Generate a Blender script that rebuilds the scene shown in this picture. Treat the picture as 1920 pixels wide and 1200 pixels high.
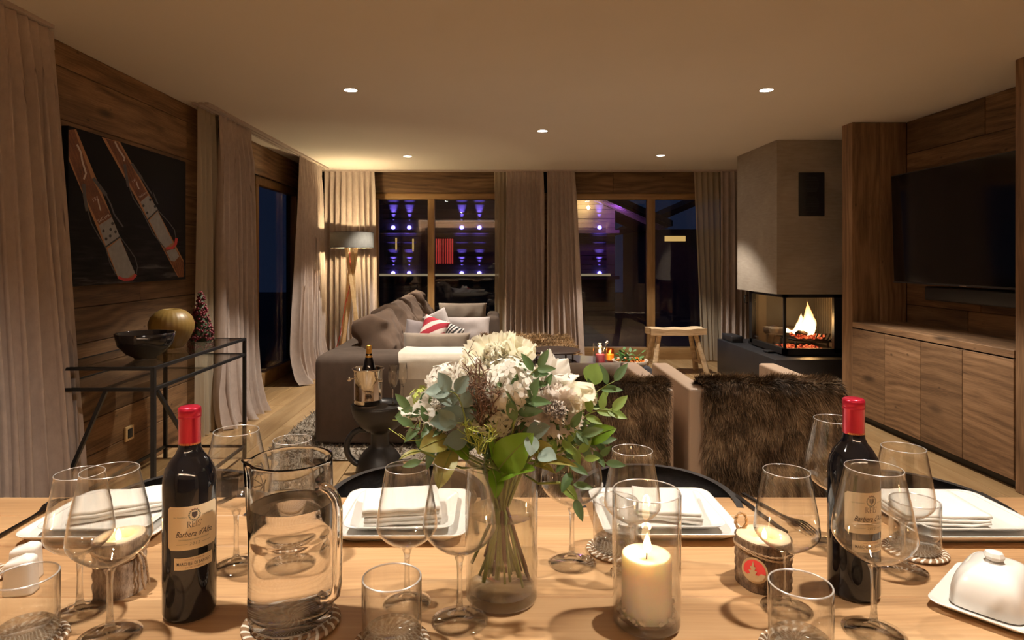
import bpy, bmesh, math, random
from math import sin, cos, pi, sqrt, radians as R
from mathutils import Vector, Matrix, noise as mnoise

random.seed(7)
sc = bpy.context.scene
for o in list(bpy.data.objects):
    bpy.data.objects.remove(o)
LINK = sc.collection.objects.link

# ------------------------------------------------------------------ camera, world, light, exposure
F = 1200.0                       # focal length in pixels of the 1920 wide frame
CX, CY = 928.0, 484.0            # vanishing point
CAMZ = 1.265
TZ = 0.75                        # table top
CEIL = 2.338
cam = bpy.data.cameras.new('camera')
cam.sensor_width = 36.0
cam.lens = 36.0 * F / 1920.0
cam.shift_x = (960 - CX) / 1920.0
cam.shift_y = -(600 - CY) / 1920.0
cam.clip_start = 0.02
cam_o = bpy.data.objects.new('camera', cam)
cam_o.location = (0, 0, CAMZ)
cam_o.rotation_euler = (pi / 2, 0, 0)
LINK(cam_o)
sc.camera = cam_o

w = bpy.data.worlds.new('night')
sc.world = w
w.use_nodes = True
w.node_tree.nodes['Background'].inputs[0].default_value = (0.10, 0.17, 0.42, 1)
w.node_tree.nodes['Background'].inputs[1].default_value = 0.07

sc.view_settings.view_transform = 'Standard'
sc.view_settings.look = 'None'
sc.view_settings.gamma = 1.0
sc.view_settings.exposure = 0.0
sc.view_settings.use_curve_mapping = False
cy = sc.cycles
cy.max_bounces = 18
cy.diffuse_bounces = 4
cy.glossy_bounces = 4
cy.transmission_bounces = 16
cy.transparent_max_bounces = 24
cy.sample_clamp_indirect = 4.0
cy.caustics_reflective = False
cy.caustics_refractive = True
cy.blur_glossy = 0.5
cy.use_denoising = True
cy.adaptive_threshold = 0.02

SPOT_COL = (1.0, 0.89, 0.76)
SPOT_W = 150.0
SPOT_ANGLE = 88.0
SPOTS = [(-0.80, 1.02, 0.88), (0.85, 1.02, 0.88), (0.40, 2.77, 0), (-0.92, 4.08, 1.3), (1.73, 4.08, 1.5), (0.40, 5.39, 1.4),
         (-0.92, 6.74, 1.2), (1.73, 6.68, 1.2), (0.40, 0.14, .0), (-0.92, -1.2, .8), (1.73, -1.2, .8)]


def spot(name, loc, target, energy, color, angle, blend=0.25, size=0.03):
    l = bpy.data.lights.new(name, 'SPOT')
    l.energy = energy
    l.color = color
    l.spot_size = R(angle)
    l.spot_blend = blend
    l.shadow_soft_size = size
    o = bpy.data.objects.new(name, l)
    o.location = loc
    d = Vector(target) - Vector(loc)
    o.rotation_euler = d.to_track_quat('-Z', 'Y').to_euler()
    LINK(o)
    return o


def point(name, loc, energy, color, size=0.01):
    l = bpy.data.lights.new(name, 'POINT')
    l.energy = energy
    l.color = color
    l.shadow_soft_size = size
    o = bpy.data.objects.new(name, l)
    o.location = loc
    LINK(o)
    return o


for sx, sy, k in SPOTS:
    if k > 0:
        near = 0.5 < sy < 2          # the pair over the dining table are wide flood lamps
        spot('spot_light', (sx, sy, CEIL - 0.02), (sx, sy, 0), SPOT_W * k, SPOT_COL, 128.0 if near else SPOT_ANGLE, 0.7 if near else 0.3, 0.03)


# added ambient fill behind the camera: unseen area lights above the wall units, aimed at the ceiling
for kx in (-1.3, 0.5, 2.3):
    l = bpy.data.lights.new('fill_light', 'AREA')
    l.shape = 'RECTANGLE'
    l.size, l.size_y = 1.4, 0.08
    l.energy = 148.0
    l.color = (1.0, 0.82, 0.64)
    o = bpy.data.objects.new('fill_light', l)
    o.location = (kx, -2.42, 2.03)
    o.rotation_euler = (R(180 - 12), 0, 0)
    LINK(o)

# ------------------------------------------------------------------ pixel helpers (positions measured in the photograph)
def at(px, py, Y):
    return Vector(((px - CX) * Y / F, Y, CAMZ - (py - CY) * Y / F))


def on(px, py, z):
    Y = F * (CAMZ - z) / (py - CY)
    return Vector(((px - CX) * Y / F, Y, z))


# ------------------------------------------------------------------ material helpers
class NT:
    def __init__(s, name):
        s.m = bpy.data.materials.new(name)
        s.m.use_nodes = True
        s.t = s.m.node_tree
        s.t.nodes.clear()
        s.out = s.t.nodes.new('ShaderNodeOutputMaterial')

    def n(s, typ, props=None, **ins):
        nd = s.t.nodes.new('ShaderNode' + typ)
        for k, v in (props or {}).items():
            setattr(nd, k, v)
        for k, v in ins.items():
            key = int(k[1:]) if k[0] == '_' and k[1:].isdigit() else k.replace('_', ' ')
            s.put(nd.inputs[key], v)
        return nd

    def put(s, sock, v):
        if isinstance(v, bpy.types.NodeSocket):
            s.t.links.new(v, sock)
        elif isinstance(v, bpy.types.Node):
            s.t.links.new(v.outputs[0], sock)
        else:
            if isinstance(v, tuple) and len(v) == 3 and sock.type == 'RGBA':
                v = v + (1,)
            sock.default_value = v

    def ramp(s, fac, stops, interp='LINEAR'):
        nd = s.t.nodes.new('ShaderNodeValToRGB')
        nd.color_ramp.interpolation = interp
        e = nd.color_ramp.elements
        while len(e) < len(stops):
            e.new(0.5)
        for el, (p, c) in zip(e, stops):
            el.position = p
            el.color = (c + (1,)) if len(c) == 3 else c
        s.put(nd.inputs[0], fac)
        return nd

    def math(s, op, a, b=0.0):
        return s.n('Math', {'operation': op}, _0=a, _1=b)

    def mix(s, fac, a, b, blend='MIX'):
        nd = s.t.nodes.new('ShaderNodeMix')
        nd.data_type = 'RGBA'
        nd.blend_type = blend
        s.put(nd.inputs[0], fac)
        s.put(nd.inputs[6], a)
        s.put(nd.inputs[7], b)
        return nd.outputs[2]

    def coords(s, scale=(1, 1, 1), kind='Object', rnd=0.0):
        tc = s.n('TexCoord')
        v = tc.outputs[kind]
        if rnd:
            oi = s.n('ObjectInfo')
            cmb = s.n('CombineXYZ', _0=s.math('MULTIPLY', oi.outputs['Random'], rnd), _1=s.math('MULTIPLY', oi.outputs['Random'], rnd * 1.7),
                      _2=s.math('MULTIPLY', oi.outputs['Random'], rnd * 0.6))
            v = s.n('VectorMath', {'operation': 'ADD'}, _0=v, _1=cmb.outputs[0]).outputs[0]
        return s.n('Mapping', _0=v, Scale=scale).outputs[0]

    def done(s, shader, disp=None):
        s.t.links.new(shader.outputs[0] if isinstance(shader, bpy.types.Node) else shader, s.out.inputs[0])
        return s.m


def pbr(name, col, rough=0.5, metal=0.0, noise=0.0, nscale=20.0, bump=0.0, bscale=60.0, sheen=0.0, coat=0.0, spec=0.5, sss=0.0, trans=0.0, sub=None):
    t = NT(name)
    c = col
    if noise:
        nz = t.n('TexNoise', _0=t.coords(), Scale=nscale, Detail=5.0)
        c = t.mix(nz.outputs[0], tuple(x * (1 - noise) for x in col), tuple(min(1, x * (1 + noise)) for x in col))
    b = t.n('BsdfPrincipled', Base_Color=c, Roughness=rough, Metallic=metal)
    b.inputs['Specular IOR Level'].default_value = spec
    if sheen:
        b.inputs['Sheen Weight'].default_value = sheen
        b.inputs['Sheen Roughness'].default_value = 0.5
    if coat:
        b.inputs['Coat Weight'].default_value = coat
        b.inputs['Coat Roughness'].default_value = 0.05
    if sss:
        b.inputs['Subsurface Weight'].default_value = sss
        b.inputs['Subsurface Radius'].default_value = sub or (0.01, 0.006, 0.004)
        b.inputs['Subsurface Scale'].default_value = 1.0
    if bump:
        nb = t.n('TexNoise', _0=t.coords(), Scale=bscale, Detail=4.0)
        bp = t.n('Bump', Strength=bump, Distance=0.005, Height=nb.outputs[0])
        t.put(b.inputs['Normal'], bp)
    return t.done(b)


def emis(name, col, strength):
    t = NT(name)
    return t.done(t.n('Emission', Color=col, Strength=strength))


def wood(name, dark, mid, light, rough=0.6, grain=1.0, ring=1.0, knots=0.6, bump=0.25, vary=0.35, coat=0.0, rw=0.16):
    """boards with their length along local X: streaks, cathedral rings, knots; each board its own offset and tone"""
    t = NT(name)
    v = t.coords((1, 1, 1), rnd=37.0)
    warp = t.n('TexNoise', _0=t.n('Mapping', _0=v, Scale=(0.9, 3.0, 3.0)).outputs[0], Scale=1.3, Detail=3.0)
    oi0 = t.n('ObjectInfo')
    rnd_ = oi0.outputs['Random']
    hv = t.n('VectorMath', {'operation': 'ADD'}, _0=t.n('TexCoord').outputs['Object'], _1=t.n('CombineXYZ', _0=t.math('MULTIPLY', rnd_, 41.0).outputs[0],
             _1=t.math('MULTIPLY', t.math('SINE', t.math('MULTIPLY', rnd_, 93.0).outputs[0]).outputs[0], 0.09).outputs[0], _2=t.n('MapRange', Value=t.math('FRACT', t.math('MULTIPLY', rnd_, 17.0).outputs[0]).outputs[0], _3=-0.02, _4=0.12).outputs[0]).outputs[0]).outputs[0]
    w2 = t.n('TexNoise', _0=t.n('Mapping', _0=hv, Scale=(0.8, 1.2, 1.2)).outputs[0], Scale=1.0, Detail=2.0)
    hv = t.n('VectorMath', {'operation': 'MULTIPLY_ADD'}, _0=t.n('VectorMath', {'operation': 'SUBTRACT'}, _0=w2.outputs['Color'], _1=(0.5, 0.5, 0.5)).outputs[0], _1=(0.0, 0.34, 0.34), _2=hv).outputs[0]
    wv = t.n('VectorMath', {'operation': 'MULTIPLY_ADD'}, _0=warp.outputs['Color'], _1=(0.0, 0.10, 0.10), _2=v).outputs[0]
    # growth rings: stretched concentric bands
    rings = t.n('TexWave', {'wave_type': 'RINGS', 'rings_direction': 'X'}, _0=t.n('Mapping', _0=hv, Scale=(0.03, 1.0, 1.0)).outputs[0], Scale=7.0 * ring,
                Distortion=1.2, Detail=2.0, Detail_Scale=1.0)
    fine = t.n('TexNoise', _0=t.n('Mapping', _0=wv, Scale=(2.5, 170.0 * grain, 170.0 * grain)).outputs[0], Scale=1.0, Detail=4.0)
    blot = t.n('TexNoise', _0=t.n('Mapping', _0=v, Scale=(0.8, 7.0, 7.0)).outputs[0], Scale=1.8, Detail=5.0)
    rmod = t.math('MULTIPLY', rings.outputs['Fac'], t.ramp(warp.outputs[0], [(0.35, (0.1, 0.1, 0.1)), (0.65, (1, 1, 1))]).outputs[0])
    f = t.math('ADD', t.math('MULTIPLY', rmod.outputs[0], rw), t.math('MULTIPLY', fine.outputs[0], 0.40))
    f = t.math('ADD', f, t.math('MULTIPLY', blot.outputs[0], 0.60 - rw * 0.6))
    col = t.ramp(f.outputs[0], [(0.28, dark), (0.52, mid), (0.78, light)])
    colo = col.outputs[0]
    kn = t.n('TexVoronoi', {'feature': 'F1'}, _0=t.n('Mapping', _0=wv, Scale=(1.6, 4.4, 4.4)).outputs[0], Scale=1.0)
    kf = t.ramp(kn.outputs['Distance'], [(0.05, (1, 1, 1)), (0.16, (0, 0, 0))])
    colo = t.mix(t.math('MULTIPLY', kf.outputs[0], knots).outputs[0], colo, tuple(x * 0.45 for x in dark))
    k2 = t.n('TexVoronoi', {'feature': 'F1'}, _0=t.n('Mapping', _0=wv, Scale=(5.0, 9.0, 9.0)).outputs[0], Scale=1.0)
    kf2 = t.ramp(k2.outputs['Distance'], [(0.03, (1, 1, 1)), (0.09, (0, 0, 0))])
    colo = t.mix(t.math('MULTIPLY', kf2.outputs[0], knots * 0.8).outputs[0], colo, tuple(x * 0.5 for x in dark))
    oi = t.n('ObjectInfo')
    tone = t.n('MapRange', Value=oi.outputs['Random'], _3=1.0 - vary, _4=1.0 + vary * 0.7)
    cmb = t.n('CombineColor', _0=tone.outputs[0], _1=tone.outputs[0], _2=tone.outputs[0])
    colo = t.mix(1.0, colo, cmb.outputs[0], 'MULTIPLY')
    b = t.n('BsdfPrincipled', Base_Color=colo, Roughness=rough)
    if coat:
        b.inputs['Coat Weight'].default_value = coat
        b.inputs['Coat Roughness'].default_value = 0.25
    bp = t.n('Bump', Strength=bump, Distance=0.004, Height=f.outputs[0])
    t.put(b.inputs['Normal'], bp)
    return t.done(b)


def thin_glass(name, ior=1.5, tint=(0.98, 0.985, 0.98), gain=1.0, rough=0.0, edge=None):
    """wall of clear glass: Fresnel reflection (the same from both sides), light passes straight on; edge = tint of the long grazing path"""
    t = NT(name)
    gl = t.n('BsdfGlossy', Color=(1, 1, 1), Roughness=rough)
    g = t.n('NewGeometry')
    c = t.math('ABSOLUTE', t.n('VectorMath', {'operation': 'DOT_PRODUCT'}, _0=g.outputs['Normal'], _1=g.outputs['Incoming']).outputs['Value'])
    inv = t.math('SUBTRACT', 1.0, c.outputs[0])
    p5 = t.math('POWER', inv.outputs[0], 5.0)
    f0 = ((ior - 1) / (ior + 1)) ** 2
    f = t.math('MULTIPLY', t.n('MapRange', Value=p5.outputs[0], _3=f0, _4=1.0).outputs[0], gain)
    f.use_clamp = True
    col = tint
    if edge:
        col = t.mix(t.math('POWER', inv.outputs[0], 3.6).outputs[0], tint, edge)
    tr = t.n('BsdfTransparent', Color=col)
    return t.done(t.n('MixShader', _0=f.outputs[0], _1=tr.outputs[0], _2=gl.outputs[0]))


def clear_block(name, k=0.5, ior=1.5):
    """thick clear glass: partly bending, partly passing the light straight"""
    t = NT(name)
    gb = t.n('BsdfGlass', Color=(1, 1, 1), IOR=ior, Roughness=0.0)
    tr = t.n('BsdfTransparent', Color=(0.97, 0.97, 0.96))
    return t.done(t.n('MixShader', _0=k, _1=tr.outputs[0], _2=gb.outputs[0]))


def glass(name, ior=1.5, col=(1, 1, 1), rough=0.0):
    t = NT(name)
    return t.done(t.n('BsdfGlass', Color=col, IOR=ior, Roughness=rough))


def cloth(name, col, col2=None, rough=0.9, scale=14.0, sheen=0.3, weave=0.0, bump=0.15, trans=0.0):
    t = NT(name)
    col2 = col2 or tuple(x * 0.75 for x in col)
    nz = t.n('TexNoise', _0=t.coords((1, 1, 0.6)), Scale=scale, Detail=6.0, Roughness=0.65)
    c = t.mix(t.ramp(nz.outputs[0], [(0.3, (0, 0, 0)), (0.7, (1, 1, 1))]).outputs[0], col2, col)
    fine = t.n('TexNoise', _0=t.coords(), Scale=420.0, Detail=2.0)
    if weave:
        c = t.mix(t.math('MULTIPLY', fine.outputs[0], weave).outputs[0], c, tuple(x * 0.35 for x in col), 'MIX')
    b = t.n('BsdfPrincipled', Base_Color=c, Roughness=rough)
    b.inputs['Specular IOR Level'].default_value = 0.2
    b.inputs['Sheen Weight'].default_value = sheen
    b.inputs['Sheen Roughness'].default_value = 0.4
    bp = t.n('Bump', Strength=bump, Distance=0.003, Height=fine.outputs[0])
    t.put(b.inputs['Normal'], bp)
    if trans:
        tl = t.n('BsdfTranslucent', Color=c)
        return t.done(t.n('MixShader', _0=trans, _1=b.outputs[0], _2=tl.outputs[0]))
    return t.done(b)


def furmat(name, stops, rough=0.6):
    t = NT(name)
    g = t.n('NewGeometry')
    nz = t.n('TexNoise', _0=t.coords(), Scale=7.0, Detail=3.0)
    f = t.math('ADD', t.math('MULTIPLY', g.outputs['Random Per Island'], 0.44), t.math('MULTIPLY', t.ramp(nz.outputs[0], [(0.3, (0, 0, 0)), (0.72, (1, 1, 1))]).outputs[0], 0.46))
    c = t.ramp(f.outputs[0], stops)
    b = t.n('BsdfPrincipled', Base_Color=c, Roughness=rough)
    b.inputs['Specular IOR Level'].default_value = 0.15
    return t.done(b)


M = {}
M['old_wood'] = wood('aged_wall_wood', (0.055, 0.026, 0.011), (0.20, 0.108, 0.048), (0.36, 0.215, 0.105), 0.7, 1.0, 0.9, 0.9, 0.4, 0.34, rw=0.18)
M['cab_wood'] = wood('cabinet_wood', (0.065, 0.032, 0.015), (0.21, 0.118, 0.058), (0.36, 0.22, 0.12), 0.62, 1.0, 1.0, 0.8, 0.3, 0.15, rw=0.17)
M['table_wood'] = wood('table_larch', (0.34, 0.185, 0.085), (0.52, 0.315, 0.155), (0.63, 0.41, 0.22), 0.40, 0.9, 0.8, 0.35, 0.15, 0.08, rw=0.14)
M['floor_wood'] = wood('oak_floor', (0.30, 0.175, 0.075), (0.43, 0.28, 0.135), (0.52, 0.36, 0.19), 0.42, 0.6, 0.7, 0.25, 0.08, 0.16)
M['frame_wood'] = wood('window_frame_wood', (0.20, 0.105, 0.035), (0.33, 0.19, 0.075), (0.42, 0.26, 0.115), 0.5, 0.7, 0.7, 0.2, 0.08, 0.1)
M['lamp_wood'] = wood('lamp_leg_wood', (0.60, 0.39, 0.18), (0.74, 0.52, 0.27), (0.82, 0.62, 0.36), 0.5, 0.7, 0.7, 0.1, 0.05, 0.08)
M['stool_wood'] = wood('raw_stool_wood', (0.42, 0.28, 0.16), (0.72, 0.55, 0.35), (0.85, 0.70, 0.50), 0.75, 0.8, 1.0, 0.4, 0.35, 0.12)
M['dark_ash'] = wood('dark_stained_ash', (0.012, 0.011, 0.011), (0.03, 0.028, 0.028), (0.06, 0.057, 0.058), 0.45, 1.2, 1.5, 0.0, 0.3, 0.1)
M['ceiling'] = pbr('ceiling_paint', (0.74, 0.67, 0.60), 0.9, noise=0.03, nscale=2)
M['plain_wall'] = pbr('dim_room_wall', (0.52, 0.40, 0.29), 0.8)
M['curtain'] = cloth('taupe_velvet_curtain', (0.56, 0.465, 0.41), (0.46, 0.375, 0.33), 0.8, 30.0, 0.0, bump=0.2)
M['black_metal'] = pbr('black_metal', (0.013, 0.013, 0.014), 0.45, 0.0, spec=0.5)
M['dark_gap'] = pbr('dark_gap', (0.01, 0.008, 0.006), 0.9)
M['sofa'] = cloth('brown_grey_linen', (0.125, 0.092, 0.072), (0.09, 0.066, 0.052), 0.95, 9.0, 0.04, 0.35, 0.4)
M['sofa_cushion'] = cloth('brown_grey_cushion_linen', (0.17, 0.115, 0.082), (0.12, 0.08, 0.058), 0.95, 7.0, 0.04, 0.25, 0.3)
M['wine_glass'] = thin_glass('thin_crystal', 1.55, (0.99, 0.99, 0.985), 1.5, 0.0, (0.60, 0.595, 0.585))
M['block_glass'] = clear_block('thick_clear_glass', 0.45)
M['solid_glass'] = glass('solid_glass', 1.5)
M['window_glass'] = thin_glass('window_glass', 1.52, (0.93, 0.94, 0.94), 1.0)
M['water'] = glass('water', 1.33)
M['carafe_glass'] = glass('carafe_glass', 1.48)
M['porcelain'] = pbr('white_porcelain', (0.86, 0.84, 0.80), 0.16, spec=0.6, coat=0.3)
M['napkin'] = cloth('white_napkin_linen', (0.86, 0.84, 0.79), (0.80, 0.775, 0.72), 0.9, 5.0, 0.1, 0.0, 0.12)
M['chrome'] = pbr('polished_steel', (0.75, 0.72, 0.68), 0.07, 1.0)
M['wax'] = pbr('ivory_wax', (0.93, 0.88, 0.79), 0.45, sss=0.6, sub=(0.03, 0.016, 0.008))
M['wick'] = pbr('burnt_wick', (0.02, 0.015, 0.01), 0.9)


def flame_mat(name, s):
    t = NT(name)
    tc = t.n('TexCoord')
    sep = t.n('SeparateXYZ', _0=tc.outputs['Generated'])
    c = t.ramp(sep.outputs[2], [(0.0, (1.0, 0.42, 0.12)), (0.25, (1.0, 0.72, 0.36)), (0.7, (1.0, 0.62, 0.25)), (1.0, (1.0, 0.36, 0.08))])
    return t.done(t.n('Emission', Color=c, Strength=s))


M['flame'] = flame_mat('candle_flame', 9.0)


# ------------------------------------------------------------------ mesh helpers
class MB:
    def __init__(s):
        s.v = []
        s.f = []
        s.sm = []

    def add(s, verts, faces, smooth=False):
        k = len(s.v)
        s.v += [tuple(p) for p in verts]
        s.f += [tuple(i + k for i in f) for f in faces]
        s.sm += [smooth] * len(faces)
        return s

    def box(s, x0, x1, y0, y1, z0, z1, mat=None):
        p = [Vector(q) for q in ((x0, y0, z0), (x1, y0, z0), (x1, y1, z0), (x0, y1, z0), (x0, y0, z1), (x1, y0, z1), (x1, y1, z1), (x0, y1, z1))]
        if mat is not None:
            p = [mat @ q for q in p]
        return s.add(p, [(0, 3, 2, 1), (4, 5, 6, 7), (0, 1, 5, 4), (1, 2, 6, 5), (2, 3, 7, 6), (3, 0, 4, 7)])

    def rbox(s, x0, x1, y0, y1, z0, z1, r=0.01, seg=2, mat=None, smooth=True):
        bm = bmesh.new()
        bmesh.ops.create_cube(bm, size=1.0)
        for q in bm.verts:
            q.co = Vector(((x0 + x1) / 2 + q.co.x * (x1 - x0), (y0 + y1) / 2 + q.co.y * (y1 - y0), (z0 + z1) / 2 + q.co.z * (z1 - z0)))
        r = min(r, 0.49 * min(x1 - x0, y1 - y0, z1 - z0))
        bmesh.ops.bevel(bm, geom=bm.edges[:], offset=r, segments=seg, profile=0.5, affect='EDGES')
        return s.bm(bm, mat, smooth)

    def bm(s, bm, mat=None, smooth=True):
        bm.verts.index_update()
        vs = [(mat @ q.co) if mat is not None else q.co.copy() for q in bm.verts]
        fs = [tuple(q.index for q in f.verts) for f in bm.faces]
        bm.free()
        return s.add(vs, fs, smooth)

    def lathe(s, prof, n=40, mat=None, smooth=True, sweep=2 * pi, squash=1.0, fn=None):
        vs, fs, rows = [], [], []
        for (r, z) in prof:
            if r < 1e-6:
                rows.append([len(vs)])
                vs.append(Vector((0, 0, z)))
            else:
                rows.append(list(range(len(vs), len(vs) + n)))
                for k in range(n):
                    a = 2 * pi * k / n
                    p = Vector((r * cos(a), r * sin(a) * squash, z))
                    if fn:
                        p = fn(p, a)
                    vs.append(p)
        for a, b in zip(rows, rows[1:]):
            for k in range(n):
                k2 = (k + 1) % n
                if len(a) == 1 and len(b) == 1:
                    continue
                if len(a) == 1:
                    fs.append((a[0], b[k2], b[k])[::-1])
                elif len(b) == 1:
                    fs.append((a[k], a[k2], b[0]))
                else:
                    fs.append((a[k], a[k2], b[k2], b[k]))
        if mat is not None:
            vs = [mat @ q for q in vs]
        return s.add(vs, fs, smooth)

    def tube(s, pts, rad, n=8, closed=False, smooth=True, flat=1.0, cap=True):
        pts = [Vector(p) for p in pts]
        rads = rad if isinstance(rad, (list, tuple)) else [rad] * len(pts)
        vs, fs = [], []
        up = None
        m = len(pts)
        for i, p in enumerate(pts):
            if closed:
                d = (pts[(i + 1) % m] - pts[i - 1])
            else:
                d = pts[min(i + 1, m - 1)] - pts[max(i - 1, 0)]
            d = d.normalized() if d.length > 1e-9 else Vector((0, 0, 1))
            if up is None:
                up = Vector((0, 0, 1)) if abs(d.z) < 0.9 else Vector((1, 0, 0))
            sd = d.cross(up)
            if sd.length < 1e-6:
                sd = d.orthogonal()
            sd.normalize()
            up = sd.cross(d).normalized()
            for k in range(n):
                a = 2 * pi * k / n
                vs.append(p + (sd * cos(a) + up * sin(a) * flat) * rads[i])
        rng = m if closed else m - 1
        for i in range(rng):
            j = (i + 1) % m
            for k in range(n):
                k2 = (k + 1) % n
                fs.append((i * n + k, i * n + k2, j * n + k2, j * n + k))
        if not closed and cap:
            fs.append(tuple(range(n))[::-1])
            fs.append(tuple((m - 1) * n + k for k in range(n)))
        return s.add(vs, fs, smooth)

    def prism(s, poly, h0, h1, mat=None, smooth=False):
        """polygon in XY extruded in Z"""
        n = len(poly)
        vs = [Vector((p[0], p[1], h0)) for p in poly] + [Vector((p[0], p[1], h1)) for p in poly]
        if mat is not None:
            vs = [mat @ q for q in vs]
        fs = [tuple(range(n))[::-1], tuple(range(n, 2 * n))] + [(k, (k + 1) % n, n + (k + 1) % n, n + k) for k in range(n)]
        return s.add(vs, fs, smooth)

    def grid(s, fn, nu, nv, smooth=True, wrap=False):
        vs = [Vector(fn(i / nu, j / nv)) for j in range(nv + 1) for i in range(nu + (0 if wrap else 1))]
        wdt = nu if wrap else nu + 1
        fs = []
        for j in range(nv):
            for i in range(nu):
                i2 = (i + 1) % wdt
                fs.append((j * wdt + i, j * wdt + i2, (j + 1) * wdt + i2, (j + 1) * wdt + i))
        return s.add(vs, fs, smooth)

    def mesh(s, name, mat):
        me = bpy.data.meshes.new(name)
        me.from_pydata(s.v, [], s.f)
        me.polygons.foreach_set('use_smooth', s.sm)
        me.materials.append(M[mat] if isinstance(mat, str) else mat)
        me.update()
        return me

    def obj(s, name, mat, parent=None, loc=None, rot=None):
        o = bpy.data.objects.new(name, s.mesh(name, mat))
        LINK(o)
        if parent is not None:
            o.parent = parent
        if loc is not None:
            o.location = loc
        if rot is not None:
            o.rotation_euler = rot
        return o


def inst(name, me, parent=None, loc=(0, 0, 0), rot=(0, 0, 0), scale=None):
    o = bpy.data.objects.new(name, me)
    LINK(o)
    o.parent = parent
    o.location = loc
    o.rotation_euler = rot
    if scale is not None:
        o.scale = scale if isinstance(scale, tuple) else (scale,) * 3
    return o


def tag(o, label=None, cat=None, group=None, kind=None):
    if label:
        o['label'] = label
    if cat:
        o['category'] = cat
    if group:
        o['group'] = group
    if kind:
        o['kind'] = kind
    return o


def thing(name, label, cat, loc=(0, 0, 0), rotz=0.0, group=None):
    o = bpy.data.objects.new(name, None)
    o.empty_display_size = 0.05
    LINK(o)
    o.location = loc
    o.rotation_euler = (0, 0, rotz)
    return tag(o, label, cat, group)


def struct(o, label):
    o['kind'] = 'structure'
    o['label'] = label
    return o


def dup(root, loc, rotz=0.0, label=None, group=None):
    r = root.copy()
    LINK(r)
    r.location = loc
    r.rotation_euler = (0, 0, rotz)
    if label:
        r['label'] = label
    if group:
        r['group'] = group
    for ch in list(root.children):
        c = ch.copy()
        LINK(c)
        c.parent = r
        for g in list(ch.children):
            d = g.copy()
            LINK(d)
            d.parent = c
    return r


def plank_mesh(L, W, T, mat, ch=0.003):
    a, b = L / 2, W / 2
    vs = [(-a, -b, 0), (a, -b, 0), (a, b, 0), (-a, b, 0), (-a, -b, T - ch), (a, -b, T - ch), (a, b, T - ch), (-a, b, T - ch),
          (-a + ch, -b + ch, T), (a - ch, -b + ch, T), (a - ch, b - ch, T), (-a + ch, b - ch, T)]
    fs = [(0, 3, 2, 1)]
    for k in range(4):
        k2 = (k + 1) % 4
        fs.append((k, k2, 4 + k2, 4 + k))
        fs.append((4 + k, 4 + k2, 8 + k2, 8 + k))
    fs.append((8, 9, 10, 11))
    m = MB()
    m.add(vs, fs)
    return m.mesh('plank', mat)


def frame_mat(origin, xdir, ydir):
    x = Vector(xdir).normalized()
    y = Vector(ydir).normalized()
    z = x.cross(y)
    m = Matrix((x, y, z)).transposed().to_4x4()
    m.translation = Vector(origin)
    return m


def plank_at(parent, origin, xdir, ydir, L, W, T, mat, name='plank', ch=0.003):
    o = bpy.data.objects.new(name, plank_mesh(L, W, T, mat, ch))
    LINK(o)
    o.parent = parent
    o.matrix_local = frame_mat(origin, xdir, ydir)
    return o


def clad(parent, origin, u, v, Lu, Lv, T, mat, widths, lengths, gap=0.002, name='plank', seed=1):
    """cover a rectangle (origin corner, u along boards, v across) with separate boards"""
    rnd = random.Random(seed)
    o, u, v = Vector(origin), Vector(u).normalized(), Vector(v).normalized()
    y = 0.0
    while y < Lv - 1e-4:
        wd = rnd.uniform(*widths)
        if Lv - (y + wd) < widths[0] * 0.6:
            wd = Lv - y
        x = 0.0
        first = True
        while x < Lu - 1e-4:
            ln = rnd.uniform(*lengths) * (rnd.uniform(0.3, 1) if first else 1)
            first = False
            if Lu - (x + ln) < lengths[0] * 0.3:
                ln = Lu - x
            plank_at(parent, o + u * (x + ln / 2) + v * (y + wd / 2), u, v, ln - gap, wd - gap, T + rnd.uniform(-0.0015, 0.0015), mat, name)
            x += ln
        y += wd


def text_geo(body, size, shear=0.0, spacing=1.0, align='CENTER', bold=0.0):
    cu = bpy.data.curves.new('letters', 'FONT')
    cu.body = body
    cu.size = 1.0
    cu.shear = shear
    cu.space_character = spacing
    cu.align_x = align
    cu.resolution_u = 2
    cu.offset = bold
    o = bpy.data.objects.new('letters', cu)
    LINK(o)
    dg = bpy.context.evaluated_depsgraph_get()
    ev = o.evaluated_get(dg)
    me = ev.to_mesh()
    vs = [v.co * size for v in me.vertices]
    fs = [tuple(p.vertices) for p in me.polygons]
    ev.to_mesh_clear()
    bpy.data.objects.remove(o)
    bpy.data.curves.remove(cu)
    return vs, fs


def fur(roots, length, width, seed=1, segs=3, droop=0.5, jitter=0.35, clump=0.0):
    """roots: list of (pos, growth direction). Returns MB with one tapered ribbon per hair tuft."""
    rnd = random.Random(seed)
    m = MB()
    vs, fs = m.v, m.f
    for p, d in roots:
        L = length * rnd.uniform(0.6, 1.25)
        d = Vector(d) + Vector((rnd.gauss(0, jitter), rnd.gauss(0, jitter), rnd.gauss(0, jitter)))
        if clump:
            c = mnoise.noise_vector(Vector(p) * 14.0)
            d += c * clump
        d.normalize()
        sd = d.cross(Vector((rnd.uniform(-1, 1), rnd.uniform(-1, 1), rnd.uniform(-1, 1))))
        if sd.length < 1e-4:
            continue
        sd.normalize()
        q = Vector(p)
        k = len(vs)
        st = L / segs
        for i in range(segs):
            wd = width * (1 - i / segs) * 0.5
            vs.append(tuple(q - sd * wd))
            vs.append(tuple(q + sd * wd))
            d = (d + Vector((0, 0, -droop / segs))).normalized()
            q = q + d * st
        vs.append(tuple(q))
        for i in range(segs - 1):
            a = k + 2 * i
            fs.append((a, a + 1, a + 3, a + 2))
        a = k + 2 * (segs - 1)
        fs.append((a, a + 1, a + 2))
        m.sm += [True] * segs
    return m


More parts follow.
